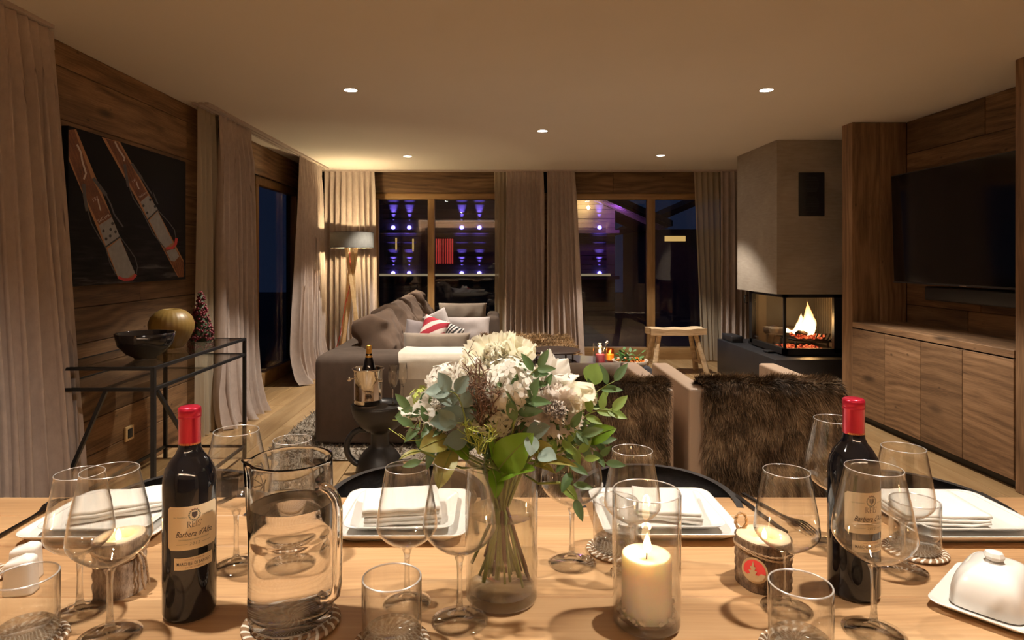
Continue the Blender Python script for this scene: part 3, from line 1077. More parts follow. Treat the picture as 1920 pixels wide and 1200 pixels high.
def tongue(m, x, y, z, h, r, lean, seed):
    def fn(u, v):
        a = 2 * pi * u
        k = (sin(pi * min(1, v * 1.0 + 0.12) ** 0.8)) * (1 - v) ** 0.35
        rr = r * max(k, 0.0) * (1 + 0.25 * mnoise.noise(Vector((cos(a) * 1.5, sin(a) * 1.5, v * 3 + seed))))
        return (x + rr * cos(a) + lean * v * v + 0.25 * r * sin(v * 5 + seed) * v, y + rr * sin(a) * 0.8, z + h * v)
    m.grid(fn, 14, 16, True, True)


m = MB()
for i, (x, z, h, r, ln) in enumerate(((3.0, 0.53, 0.31, 0.065, 0.0), (2.97, 0.53, 0.23, 0.05, -0.03), (3.04, 0.53, 0.22, 0.05, 0.03), (3.01, 0.53, 0.37, 0.038, -0.02),
                                      (2.93, 0.53, 0.14, 0.035, -0.02), (3.06, 0.54, 0.15, 0.03, 0.02), (2.88, 0.54, 0.08, 0.03, -0.01), (2.82, 0.55, 0.05, 0.03, 0))):
    tongue(m, x, 6.13 + 0.03 * (i % 3), z, h * 1.0, r * 1.3, ln, i * 1.9)
tag(m.obj('fire_flame', 'fire'), 'bright yellow flames rising over the fire grate', 'fire', kind='stuff')
point('fire_light', (2.99, 6.10, 0.66), 15, (1.0, 0.55, 0.2), 0.06)

# ================================================================== MEDIA CABINET, TELEVISION
mc = thing('media_cabinet', 'long low cabinet of old horizontal grained boards with four doors', 'cabinet', (0, 0, 0))
MB().box(2.84, 3.215, 3.475, 5.045, 0.06, 0.722).obj('carcass', 'dark_gap', mc)
o = plank_at(mc, (3.025, 4.262, 0.722), (0, 1, 0), (-1, 0, 0), 1.57, 0.41, 0.042, 'cab_wood', 'cabinet_top', 0.003)
ys = (5.045, 4.63, 4.24, 3.86, 3.475)
for a, b in zip(ys, ys[1:]):
    plank_at(mc, (2.84, (a + b) / 2, 0.385), (0, -1, 0), (0, 0, 1), a - b - 0.004, 0.655, 0.022, 'cab_wood', 'door', 0.002)
MB().box(2.87, 2.90, 3.475, 5.045, 0.0, 0.06).obj('kick_board', 'black_metal', mc)

M['tv_screen'] = pbr('tv_screen', (0.004, 0.004, 0.005), 0.08, spec=0.5)
tv = thing('television', 'large black flat television tilted slightly down on the recess wall', 'television', (3.02, 4.14, 1.485))
tv.rotation_euler = (0, R(-1.6), 0)
m = MB().rbox(0.0, 0.045, -0.725, 0.725, -0.405, 0.405, 0.006)
m.obj('housing', 'black_metal', tv)
MB().box(-0.002, 0.001, -0.715, 0.715, -0.392, 0.396).obj('screen', 'tv_screen', tv)
M['tv_trim'] = pbr('dark_grey_trim', (0.06, 0.06, 0.065), 0.35, 0.6)
MB().box(-0.004, 0.002, -0.725, 0.725, -0.405, -0.398).obj('bottom_trim', 'tv_trim', tv)
MB().box(-0.005, -0.003, -0.03, 0.03, -0.4045, -0.3985).obj('badge', 'chrome', tv)
MB().box(0.045, 0.215, -0.15, 0.15, -0.15, 0.15).obj('wall_bracket', 'black_metal', tv)
sb = thing('soundbar', 'black soundbar mounted below the television', 'soundbar', (3.13, 4.1, 1.015))
MB().rbox(-0.045, 0.045, -0.5, 0.5, -0.05, 0.05, 0.012).obj('grille', 'black_metal', sb)
MB().box(0.04, 0.125, -0.1, 0.1, -0.03, 0.03).obj('wall_bracket', 'black_metal', sb)

# ================================================================== PICTURE WITH OLD SKIS (flat print on canvas)
pic = thing('canvas_picture', 'dark canvas print of two old wooden skis with bindings', 'picture', (XL + 0.002, 0, 0))


def dark_canvas():
    t = NT('dark_canvas_print')
    nz = t.n('TexNoise', _0=t.coords((1, 1.6, 16)), Scale=2.3, Detail=6.0)
    sep = t.n('SeparateXYZ', _0=t.n('TexCoord').outputs['Generated'])
    f = t.math('MULTIPLY', nz.outputs[0], t.math('SUBTRACT', 1.35, sep.outputs[2]))
    c = t.ramp(f.outputs[0], [(0.5, (0.007, 0.007, 0.008)), (0.72, (0.02, 0.019, 0.021)), (0.9, (0.10, 0.09, 0.095))])
    b = t.n('BsdfPrincipled', Base_Color=c.outputs[0], Roughness=0.7)
    b.inputs['Specular IOR Level'].default_value = 0.15
    return t.done(b)


M['canvas'] = dark_canvas()
M['ski_wood'] = wood('printed_ski_wood', (0.06, 0.015, 0.006), (0.17, 0.055, 0.018), (0.30, 0.12, 0.04), 0.6, 1, 2, 0.3, 0.0, 0.1)
M['ski_edge'] = pbr('printed_ski_edge', (0.36, 0.17, 0.07), 0.6)
M['ski_plate'] = pbr('printed_metal_plate', (0.27, 0.27, 0.27), 0.6, noise=0.3, nscale=30)
M['ski_strap'] = pbr('printed_strap', (0.07, 0.067, 0.07), 0.6, noise=0.5, nscale=30)
M['ski_red'] = pbr('printed_red_rubber', (0.55, 0.05, 0.05), 0.6)
M['ski_rivet'] = pbr('printed_rivet', (0.02, 0.02, 0.022), 0.6)
M['ski_text'] = pbr('printed_pale_mark', (0.50, 0.42, 0.36), 0.6)
PY0, PY1, PZ0, PZ1 = 3.17, 4.375, 1.122, 1.922
MB().rbox(0, 0.035, PY0, PY1, PZ0, PZ1, 0.003).obj('canvas', 'canvas', pic)


def pq(px, py):
    """crop pixel (0..1059 x 0..1200 over 100..400 x 220..560) to a point on the canvas plane"""
    X = 100 + px * 300 / 1059
    Yp = 220 + py * 340 / 1200
    xx = XL + 0.037
    Y = xx * F / (X - CX)
    return (Y, CAMZ - (Yp - CY) * Y / F)


def flat(parent, name, pts, mat, layer):
    P = [pq(*p) for p in pts]
    P = [(min(max(a, PY0 + 0.002), PY1 - 0.002), min(max(b, PZ0 + 0.002), PZ1 - 0.002)) for a, b in P]
    x0 = 0.0352 + layer * 0.0003
    mb = MB()
    area = sum(P[i][0] * P[(i + 1) % len(P)][1] - P[(i + 1) % len(P)][0] * P[i][1] for i in range(len(P)))
    if area < 0:
        P = P[::-1]
    mb.add([(x0, a, b) for a, b in P], [tuple(range(len(P)))])
    return mb.obj(name, mat, parent)


def stroke(parent, name, pts, wpx, mat, layer):
    out1, out2 = [], []
    for i, p in enumerate(pts):
        a = Vector(pts[max(i - 1, 0)])
        b = Vector(pts[min(i + 1, len(pts) - 1)])
        d = (b - a).normalized()
        n = Vector((-d.y, d.x)) * wpx / 2
        out1.append(tuple(Vector(p) + n))
        out2.append(tuple(Vector(p) - n))
    mb = MB()
    A = [pq(*p) for p in out1]
    B = [pq(*p) for p in out2]
    x0 = 0.0352 + layer * 0.0003
    cl = lambda q: (x0, min(max(q[0], PY0 + 0.002), PY1 - 0.002), min(max(q[1], PZ0 + 0.002), PZ1 - 0.002))
    vs = [cl(q) for q in A + B]
    n = len(A)
    mb.add(vs, [(i, i + 1, n + i + 1, n + i) for i in range(n - 1)])
    return mb.obj(name, mat, parent)


ski1 = flat(pic, 'ski', [(85, 80), (150, 78), (550, 1060), (430, 1070), (88, 280)], 'ski_edge', 1)
flat(ski1, 'ski_face', [(85, 84), (136, 80), (250, 395), (385, 660), (300, 712), (185, 470), (120, 300), (85, 250)], 'ski_wood', 2)
flat(ski1, 'toe_plate', [(385, 660), (300, 715), (350, 860), (440, 790)], 'ski_plate', 3)
flat(ski1, 'heel_plate', [(440, 800), (358, 872), (428, 1060), (490, 1065), (540, 1030)], 'ski_plate', 2)
stroke(ski1, 'plate_joint', [(345, 858), (440, 790)], 10, 'ski_rivet', 4)
stroke(ski1, 'strap', [(200, 440), (205, 520), (222, 620)], 22, 'ski_strap', 4)
stroke(ski1, 'strap', [(262, 402), (300, 450), (348, 515)], 22, 'ski_strap', 4)
stroke(ski1, 'cable', [(228, 620), (250, 700), (300, 790), (345, 860), (372, 960), (410, 1035)], 7, 'ski_strap', 4)
stroke(ski1, 'cable', [(348, 515), (380, 580), (400, 640), (460, 725)], 10, 'ski_strap', 4)
stroke(ski1, 'cable', [(440, 790), (500, 870), (540, 930), (556, 990), (545, 1050)], 6, 'ski_strap', 4)
stroke(ski1, 'heel_rubber', [(428, 1058), (470, 1076), (520, 1070), (546, 1040)], 18, 'ski_red', 5)
stroke(ski1, 'buckle', [(155, 180), (180, 230), (190, 290), (215, 370), (200, 410)], 12, 'ski_text', 4)
stroke(ski1, 'pale_mark', [(293, 540), (300, 575), (312, 618)], 9, 'ski_text', 4)
for x, y in ((330, 752), (348, 805), (390, 703), (410, 758), (378, 742), (375, 785)):
    flat(ski1, 'rivet', [(x + 9 * cos(a * pi / 4), y + 11 * sin(a * pi / 4)) for a in range(8)], 'ski_rivet', 4)
ski2 = flat(pic, 'ski', [(320, 130), (440, 160), (640, 520), (862, 950), (862, 1056), (825, 1058), (560, 560)], 'ski_edge', 1)
flat(ski2, 'ski_face', [(345, 140), (428, 165), (625, 515), (575, 560), (470, 375)], 'ski_wood', 2)
flat(ski2, 'toe_plate', [(628, 515), (576, 560), (625, 672), (690, 608)], 'ski_plate', 3)
flat(ski2, 'heel_plate', [(690, 622), (635, 682), (712, 840), (745, 862), (790, 830)], 'ski_plate', 2)
flat(ski2, 'ski_tail', [(730, 870), (800, 855), (862, 960), (862, 1056), (828, 1056)], 'ski_wood', 2)
flat(ski2, 'tail_plate', [(745, 885), (808, 868), (832, 920), (800, 955), (775, 948)], 'ski_plate', 3)
stroke(ski2, 'plate_joint', [(618, 682), (690, 612)], 9, 'ski_rivet', 4)
stroke(ski2, 'strap', [(470, 310), (480, 380), (495, 460)], 18, 'ski_strap', 4)
stroke(ski2, 'strap', [(518, 305), (550, 355), (585, 405)], 17, 'ski_strap', 4)
stroke(ski2, 'cable', [(500, 460), (530, 540), (585, 620), (620, 690), (660, 770), (735, 865)], 7, 'ski_strap', 4)
stroke(ski2, 'cable', [(585, 405), (620, 460), (660, 520), (650, 480), (690, 575)], 9, 'ski_strap', 4)
stroke(ski2, 'cable', [(690, 615), (760, 690), (800, 745), (810, 800)], 6, 'ski_strap', 4)
stroke(ski2, 'heel_rubber', [(745, 868), (785, 865), (808, 838), (814, 800)], 18, 'ski_red', 5)
stroke(ski2, 'buckle', [(405, 160), (430, 210), (470, 270), (465, 290)], 11, 'ski_text', 4)
stroke(ski2, 'pale_mark', [(548, 425), (553, 445), (566, 475)], 8, 'ski_text', 4)
for x, y in ((595, 585), (620, 632), (640, 545), (672, 590)):
    flat(ski2, 'rivet', [(x + 8 * cos(a * pi / 4), y + 10 * sin(a * pi / 4)) for a in range(8)], 'ski_rivet', 4)


def ski_letters(parent, body, p0, p1, mat):
    """letters on the canvas running from crop pixel p0 to p1"""
    vs, fs = text_geo(body, 1.0, 0, 1.0, 'LEFT', 0.01)
    wmax = max(v.x for v in vs)
    a, b = Vector(p0), Vector(p1)
    d = (b - a)
    n = Vector((d.y, -d.x))
    out = []
    for v in vs:
        q = a + d * (v.x / wmax) + n * (v.y / wmax)
        yy, zz = pq(q.x, q.y)
        out.append((0.0368, yy, zz))
    MB().add(out, fs).obj('lettering', mat, parent)


ski_letters(ski1, 'SeCura', (298, 700), (372, 650), 'ski_text')
ski_letters(ski1, '137', (258, 560), (300, 540), 'ski_text')
ski_letters(ski2, 'SeCura', (570, 535), (618, 500), 'ski_text')
ski_letters(ski2, '137', (524, 435), (548, 415), 'ski_text')

# sockets on the wall
so = thing('wall_socket', 'wall socket in a pale wooden frame below the console', 'socket', (XL + 0.002, 0, 0))
Yq = 2.13 * F / (CX - 246)
zq = CAMZ - (812 - CY) * Yq / F
MB().rbox(0, 0.012, Yq - 0.042, Yq + 0.042, zq - 0.042, zq + 0.042, 0.003).obj('frame', 'lamp_wood', so)
MB().rbox(0.010, 0.015, Yq - 0.024, Yq + 0.024, zq - 0.027, zq + 0.027, 0.002).obj('insert', 'black_metal', so)
so = thing('light_switch', 'dark light switch plate beside the ski picture', 'switch', (XL + 0.002, 0, 0))
Yq = 2.13 * F / (CX - 378)
zq = CAMZ - (530 - CY) * Yq / F
MB().rbox(0, 0.012, Yq - 0.035, Yq + 0.035, zq - 0.05, zq + 0.05, 0.003).obj('plate', 'tv_trim', so)
MB().rbox(0.010, 0.015, Yq - 0.022, Yq + 0.022, zq - 0.034, zq + 0.034, 0.002).obj('rocker', 'black_metal', so)

# ================================================================== CONSOLE TABLE
co = thing('console_table', 'black metal console table with two glass levels along the wall', 'table', (0, 0, 0))
x0, x1, y0, y1 = -2.085, -1.585, 2.97, 4.05
b = 0.012


def bar(nm, p, q, w=0.012, par=co, mat='black_metal'):
    m = MB()
    p, q = Vector(p), Vector(q)
    d = (q - p).normalized()
    up = Vector((0, 0, 1)) if abs(d.z) < 0.9 else Vector((0, 1, 0))
    s = d.cross(up).normalized() * w
    t = s.cross(d).normalized() * w
    m.add([p - s - t, p + s - t, p + s + t, p - s + t, q - s - t, q + s - t, q + s + t, q - s + t],
          [(0, 3, 2, 1), (4, 5, 6, 7), (0, 1, 5, 4), (1, 2, 6, 5), (2, 3, 7, 6), (3, 0, 4, 7)])
    return m.obj(nm, mat, par)


for x in (x0, x1):
    for y in (y0, y1):
        bar('leg', (x, y, 0), (x, y, 0.76), 0.0095)
for z in (0.752, 0.655, 0.075):
    for x in (x0, x1):
        bar('rail', (x, y0, z), (x, y1, z), 0.0075)
    for y in (y0, y1):
        bar('rail', (x0, y, z), (x1, y, z), 0.0075)
bar('brace', ((x0 + x1) / 2 + 0.03, y0, 0.65), (x0 + 0.03, y0, 0.08), 0.008)
bar('brace', (x1, y0 + 0.03, 0.645), (x1, y0 + 0.55, 0.08), 0.008)
M['table_glass'] = thin_glass('smoked_table_glass', 1.5, (0.80, 0.80, 0.78), 1.0)
MB().box(x0 + .008, x1 - .008, y0 + .008, y1 - .008, 0.750, 0.758).obj('glass_top', 'table_glass', co)
MB().box(x0 + .008, x1 - .008, y0 + .008, y1 - .008, 0.652, 0.660).obj('glass_shelf', 'table_glass', co)
CT = 0.7585
M['black_gloss'] = pbr('black_glossy_bowl', (0.012, 0.011, 0.012), 0.15, spec=0.6)
bw = thing('bowl', 'wide black bowl on the console table', 'bowl', (-1.77, 3.24, CT))
MB().lathe([(0, 0.0), (0.05, 0.0), (0.052, 0.006), (0.09, 0.028), (0.125, 0.068), (0.14, 0.128), (0.137, 0.13), (0.134, 0.126), (0.119, 0.07), (0.085, 0.034), (0, 0.018)], 48).obj('shell', 'black_gloss', bw)


def gold_glass():
    t = NT('amber_ribbed_glass')
    b = t.n('BsdfPrincipled', Base_Color=(0.34, 0.215, 0.055), Roughness=0.42)
    b.inputs['Transmission Weight'].default_value = 0.35
    return t.done(b)


M['gold'] = gold_glass()
gv = thing('vase', 'round amber ribbed vase on the console table behind the black bowl', 'vase', (-1.83, 3.62, CT))
rib = lambda p, a: Vector((p.x * (1 + 0.005 * cos(30 * a)), p.y * (1 + 0.005 * cos(24 * a)), p.z))
MB().lathe([(0, 0), (0.055, 0), (0.065, 0.006), (0.095, 0.05), (0.117, 0.10), (0.12, 0.135), (0.108, 0.175), (0.08, 0.203), (0.052, 0.217), (0.044, 0.219), (0.038, 0.212), (0.05, 0.20), (0.10, 0.16)],
           144, fn=rib).obj('body', 'gold', gv)
tr_ = thing('berry_tree', 'small cone tree of dark red berries on the console table', 'decoration', (-1.80, 3.92, CT))
M['berry'] = pbr('dark_red_berry', (0.13, 0.008, 0.018), 0.45, noise=0.4, nscale=30)
M['leafdark'] = pbr('dark_leaf', (0.035, 0.05, 0.02), 0.6)
MB().lathe([(0, 0), (0.06, 0.0), (0.055, 0.03), (0.012, 0.28), (0, 0.29)], 20).obj('core', 'leafdark', tr_)
rr = random.Random(3)
bs = MB()
bm = bmesh.new()
bmesh.ops.create_icosphere(bm, subdivisions=1, radius=0.0085)
bmv = [v.co.copy() for v in bm.verts]
bmf = [tuple(v.index for v in f.verts) for f in bm.faces]
bm.free()
lf = MB()
for k in range(420):
    t = rr.random() ** 1.4
    z = 0.008 + 0.29 * t
    r = 0.068 * (1 - t) ** 0.8 + 0.004 + rr.uniform(-.004, .005)
    a = rr.uniform(0, 2 * pi)
    p = Vector((r * cos(a), r * sin(a), z))
    if rr.random() < 0.8:
        bs.add([p + q * rr.uniform(0.7, 1.1) for q in bmv], bmf, True)
    else:
        d = Vector((cos(a), sin(a), rr.uniform(-.5, .8))) * 0.02
        s = Vector((-sin(a), cos(a), 0)) * 0.006
        lf.add([p, p + d * .5 + s, p + d, p + d * .5 - s], [(0, 1, 2, 3)])
tag(bs.obj('berries', 'berry', tr_), kind='stuff')
tag(lf.obj('leaves', 'leafdark', tr_), kind='stuff')

# ================================================================== SOFA
sf = thing('sofa', 'large brown grey linen corner sofa in the middle of the room', 'sofa', (0, 0, 0))
SC = 'sofa'


def soft(mb_name, x0, x1, y0, y1, z0, z1, r, parent=sf, mat=SC, seg=4):
    return MB().rbox(x0, x1, y0, y1, z0, z1, r, seg).obj(mb_name, mat, parent)


soft('near_arm', -1.20, -0.15, 4.23, 4.60, 0.03, 0.620, 0.055)
soft('back_frame', -1.20, -0.93, 4.58, 7.40, 0.03, 0.612, 0.05)
soft('far_back_frame', -0.95, 0.04, 7.14, 7.40, 0.03, 0.60, 0.05)
soft('far_arm', -0.09, 0.05, 6.70, 7.42, 0.03, 0.655, 0.045)
soft('seat_base', -0.95, -0.16, 4.58, 7.16, 0.03, 0.30, 0.03)
for a, b2 in ((4.6, 5.42), (5.43, 6.25), (6.26, 7.12)):
    soft('seat_cushion', -0.92, -0.14, a, b2, 0.30, 0.45, 0.05)


# big loose back cushions along the left, leaning outwards (cushion plane XY -> stood up)
GB = 'big back cushions of the sofa'
for i, (y, x, zc, tilt, wy, hh) in enumerate(((4.98, -0.86, 0.60, 66, 0.64, 0.30), (5.62, -0.85, 0.63, 62, 0.62, 0.32), (6.22, -0.83, 0.645, 60, 0.60, 0.32), (6.80, -0.80, 0.665, 62, 0.58, 0.30))):
    m = cushion_mb(0.50, wy, hh * 0.9, 0.42, 26, i + 3, 0.03, box=4.0, edge=0.5)
    o = m.obj('back_cushion', 'sofa_cushion', None, (x, y, zc), (0, R(tilt), R(2 * i - 3)))
    tag(o, ('slumped brown back cushion nearest the sofa end', 'second brown back cushion from the near sofa end', 'third brown back cushion from the near sofa end',
            'farthest brown back cushion, against the window mullion')[i], 'cushion', GB)


def stand(name, px0, px1, pyt, pyb, Y, th, mat, seed, label, tilt=14, roll=0, group=None, puff=0.42, wr=0.01):
    """cushion standing upright, spanning the given photo box at depth Y"""
    a = at(px0, pyt, Y)
    b = at(px1, pyb, Y)
    m = cushion_mb(b.x - a.x, a.z - b.z, th, puff, 18, seed, wr, edge=0.55 if 'arm' in name else 0.15)
    o = m.obj(name, mat, None, ((a.x + b.x) / 2, Y, (a.z + b.z) / 2), (R(90 - tilt), R(roll), 0))
    return tag(o, label, 'cushion', group)


M['taupe'] = cloth('taupe_cushion', (0.30, 0.245, 0.195), (0.24, 0.195, 0.155), 0.95, 8, 0.2, 0.15, 0.2)
M['lilac'] = cloth('pale_lilac_cushion', (0.50, 0.445, 0.43), (0.43, 0.38, 0.365), 0.95, 8, 0.2, 0.12, 0.2)
M['mauve'] = cloth('mauve_grey_cushion', (0.25, 0.215, 0.215), (0.20, 0.17, 0.17), 0.95, 8, 0.2, 0.15, 0.2)
M['cream'] = cloth('cream_wool', (0.74, 0.68, 0.57), (0.64, 0.58, 0.48), 0.95, 12, 0.2, 0.1, 0.3)
M['beige_wool'] = cloth('beige_wool', (0.46, 0.40, 0.32), (0.38, 0.33, 0.265), 0.95, 18, 0.2, 0.2, 0.3)
stand('arm_cushion', 757, 882, 624, 690, 4.74, 0.17, 'taupe', 11, 'long taupe cushion standing behind the draped sofa end', 6, wr=0.006, puff=0.3)
stand('throw_cushion', 822, 913, 568, 606, 6.98, 0.18, 'taupe', 12, 'taupe cushion at the far sofa back, above the lilac one', 12)
stand('lumbar_cushion', 828, 919, 594, 641, 6.62, 0.17, 'lilac', 13, 'pale lilac long cushion before the far sofa back', 14)
stand('throw_cushion', 758, 822, 602, 652, 5.25, 0.16, 'mauve', 14, 'small mauve grey cushion beside the red patterned one', 20, 8)
stand('throw_cushion', 800, 846, 583, 640, 5.75, 0.15, 'lilac', 15, 'pale cushion partly hidden behind the red patterned one', 18, -25)


def pattern(name, base, c1, scale, thr, seed, stretch):
    t = NT(name)
    nz = t.n('TexWave', {'wave_type': 'BANDS'}, _0=t.n('Mapping', _0=t.coords(), Location=(seed, seed * 2, 0), Rotation=(0, 0, 0.6), Scale=stretch).outputs[0], Scale=scale, Distortion=6.0, Detail=1.5, Detail_Scale=0.8)
    c = t.ramp(nz.outputs['Fac'], [(thr - 0.02, base), (thr + 0.02, c1)])
    return t.done(t.n('BsdfPrincipled', Base_Color=c.outputs[0], Roughness=0.9))


M['red_pat'] = pattern('red_white_pattern', (0.33, 0.02, 0.035), (0.62, 0.52, 0.47), 2.6, 0.62, 3, (1, 1.6, 1))
M['bw_pat'] = pattern('black_white_feather_pattern', (0.03, 0.028, 0.03), (0.62, 0.57, 0.54), 9.0, 0.5, 7, (1.6, 0.7, 1))
stand('throw_cushion', 788, 836, 595, 648, 5.22, 0.14, 'red_pat', 16, 'red and white patterned cushion in the sofa corner', 18, 20)
stand('throw_cushion', 824, 864, 607, 652, 5.36, 0.12, 'bw_pat', 17, 'black and white feather patterned cushion beside the red one', 18, 25)

# throw over the near arm
TX0, TX1 = -0.635, -0.185
th = MB()
prof = [(4.57, 0.60), (4.54, 0.634), (4.45, 0.638), (4.32, 0.638), (4.245, 0.632), (4.212, 0.60), (4.208, 0.55), (4.207, 0.47)]
prof2 = [(4.207, 0.47), (4.205, 0.40), (4.204, 0.33), (4.203, 0.26), (4.202, 0.2)]


def cloth_strip(m, prof, nx, x0, x1, amp, seed):
    n = len(prof) - 1

    def fn(u, v):
        s = v * n
        i = min(int(s), n - 1)
        f = s - i
        y = prof[i][0] * (1 - f) + prof[i + 1][0] * f
        z = prof[i][1] * (1 - f) + prof[i + 1][1] * f
        wv = (mnoise.noise(Vector((u * 3.0, z * 2.2, seed))) + 0.5) * amp
        return (x0 + (x1 - x0) * u + 0.006 * sin(v * 9), y - wv * (1 if z < 0.6 else 0.3), z + (wv * 0.5 if z > 0.6 else 0))
    m.grid(fn, nx, n * 4)


tw = thing('throw_blanket', 'cream and beige fringed wool throw over the near sofa end', 'blanket', (0, 0, 0))
cloth_strip(th, prof, 20, TX0, TX1, 0.012, 2.0)
th.obj('cream_band', 'cream', tw)
th = MB()
cloth_strip(th, prof2, 20, TX0 + 0.01, TX1 - 0.01, 0.012, 2.0)
th.obj('beige_band', 'beige_wool', tw)
fr = MB()
rr = random.Random(9)
for k in range(46):
    s = k / 45
    L = len(prof) - 1
    i = min(int(s * L), L - 1)
    f = s * L - i
    y = prof[i][0] * (1 - f) + prof[i + 1][0] * f - 0.012
    z = prof[i][1] * (1 - f) + prof[i + 1][1] * f + 0.008
    pts = [(TX1, y, z), (TX1 + 0.025, y - rr.uniform(0, .012), z + rr.uniform(-.006, .008)), (TX1 + 0.05, y - rr.uniform(0, .02), z - rr.uniform(0, .03)), (TX1 + 0.06, y - rr.uniform(0, .02), z - rr.uniform(.02, .06))]
    fr.tube(pts, 0.0028, 5)
tag(fr.obj('fringe', 'cream', tw), kind='stuff')

# ottoman with fur
ot = thing('ottoman', 'low brown grey ottoman under the brown fur beside the sofa', 'ottoman', (0, 0, 0))
soft('seat', -0.12, 0.72, 5.75, 6.55, 0.04, 0.44, 0.06, ot)
M['fur_tan'] = furmat('tan_fur', [(0.25, (0.10, 0.058, 0.028)), (0.5, (0.40, 0.27, 0.145)), (0.8, (0.66, 0.50, 0.31))])
M['fur_dark'] = furmat('brown_fur', [(0.25, (0.035, 0.021, 0.012)), (0.5, (0.19, 0.122, 0.068)), (0.8, (0.56, 0.41, 0.25))])
fu = thing('fur_throw', 'tan brown fur lying on the ottoman behind the low tray', 'fur', (0, 0, 0))
m = MB()


def ofn(u, v):
    a, b = u * 2 - 1, v * 2 - 1
    x = 0.29 + a * 0.50
    y = 6.10 + b * 0.46
    d = max(abs(a), abs(b))
    z = 0.475 + 0.03 * mnoise.noise(Vector((x * 5, y * 5, 1)))
    if abs(a) > 0.84:
        z -= (abs(a) - 0.84) * 0.9
    if b < -0.78:
        z -= (-0.78 - b) * 1.6
        y = 6.10 - 0.78 * 0.46 - (-0.78 - b) * 0.12
    return (x, y, z)


m.grid(ofn, 24, 24)
m.obj('hide', 'fur_tan', fu)
rr = random.Random(4)
roots = []
for _ in range(9000):
    u, v = rr.random(), rr.random()
    p = ofn(u, v)
    roots.append((p, (rr.uniform(-.3, .9), -0.5 if v > .2 else -1.0, 0.75)))
tag(fur(roots, 0.055, 0.006, 5, 3, 0.7, 0.3, 0.8).obj('pile', 'fur_tan', fu), kind='stuff')

# ================================================================== RUG
rg = thing('rug', 'grey beige shaggy rug under the sofa and coffee table', 'rug', (0, 0, 0))
M['rug'] = furmat('rug_pile', [(0.2, (0.16, 0.13, 0.10)), (0.5, (0.34, 0.29, 0.23)), (0.85, (0.52, 0.46, 0.38))], 0.9)
RX0, RX1, RY0, RY1 = -1.48, 1.75, 3.98, 6.95
MB().grid(lambda u, v: (RX0 + (RX1 - RX0) * u, RY0 + (RY1 - RY0) * v, 0.012 + 0.006 * mnoise.noise(Vector((u * 60, v * 60, 0)))), 40, 40).obj('backing', 'rug', rg)
roots = []
rr = random.Random(8)
for k in range(15000):
    if k < 9000:
        x, y = (rr.uniform(RX0, -1.0), rr.uniform(RY0, RY1)) if k < 5500 else (rr.uniform(RX0, 1.6), rr.uniform(RY0, 4.4))
    else:
        x, y = rr.uniform(-0.2, RX1), rr.uniform(RY0, RY1)
    roots.append(((x, y, 0.010), (rr.uniform(-.6, .6), rr.uniform(-.6, .6), 1)))
tag(fur(roots, 0.038, 0.010, 6, 2, 0.9, 0.4).obj('pile', 'rug', rg), kind='stuff')

# ================================================================== FLOOR LAMP
fl_ = thing('floor_lamp', 'floor lamp with grey drum shade on crossed pale wooden legs', 'lamp', (-1.63, 7.3, 0))
sz = 1.265 + 19 / 164.4
M['shade'] = cloth('grey_linen_shade', (0.24, 0.235, 0.215), (0.19, 0.187, 0.17), 0.9, 40, 0.0, 0.3, 0.1, trans=0.03)
m = MB()
m.lathe([(0.242, sz), (0.245, sz + 0.178), (0.241, sz + 0.178), (0.238, sz)], 48)
m.obj('shade', 'shade', fl_)
m = MB()
m.lathe([(0.2445, sz), (0.2465, sz + 0.006), (0.242, sz + 0.006)], 48)
m.lathe([(0.2445, sz + 0.172), (0.2475, sz + 0.178), (0.241, sz + 0.179)], 48)
m.obj('shade_rim', 'black_metal', fl_)
M['bulb'] = emis('bulb_glow', (1.0, 0.80, 0.48), 10.0)
MB().lathe([(0, sz + .03), (0.025, sz + .045), (0.03, sz + .07), (0.012, sz + .11), (0, sz + .115)], 16).obj('bulb', 'bulb', fl_)
for dx0, dy0, dx1, dy1 in ((-0.10, -.02, 0.17, -0.12), (0.08, .02, -0.13, -.05), (-0.02, .06, -0.17, 0.08), (0.02, -0.05, 0.03, 0.15)):
    bar('leg', (dx1 * 0.95, dy1, 0.0), (dx0 * 0.62, dy0, sz + 0.02), 0.017, fl_, 'lamp_wood')
M['red_cord'] = pbr('red_cord', (0.5, 0.03, 0.02), 0.5)
MB().tube([(-0.02, -0.04, sz + .02), (0.0, -0.05, 1.0), (-0.06, -0.06, 0.75), (-0.12, -0.06, 0.4), (-0.2, -0.02, 0.15), (-0.3, 0.0, 0.01)], 0.004, 6).obj('cord', 'red_cord', fl_)
point('lamp_light', (-1.63, 7.3, sz + 0.075), 400, (1.0, 0.76, 0.42), 0.03)

# ================================================================== STOOL
st = thing('stool', 'rough pale wooden stool before the right window', 'stool', (1.985, 7.06, 0), R(4))
m = MB()


def seat(u, v):
    a, b2 = 2 * u - 1, 2 * v - 1
    x = a * 0.305 * (1 + 0.03 * sin(b2 * 4))
    y = b2 * 0.13 * (1 + 0.05 * sin(a * 5))
    return x, y


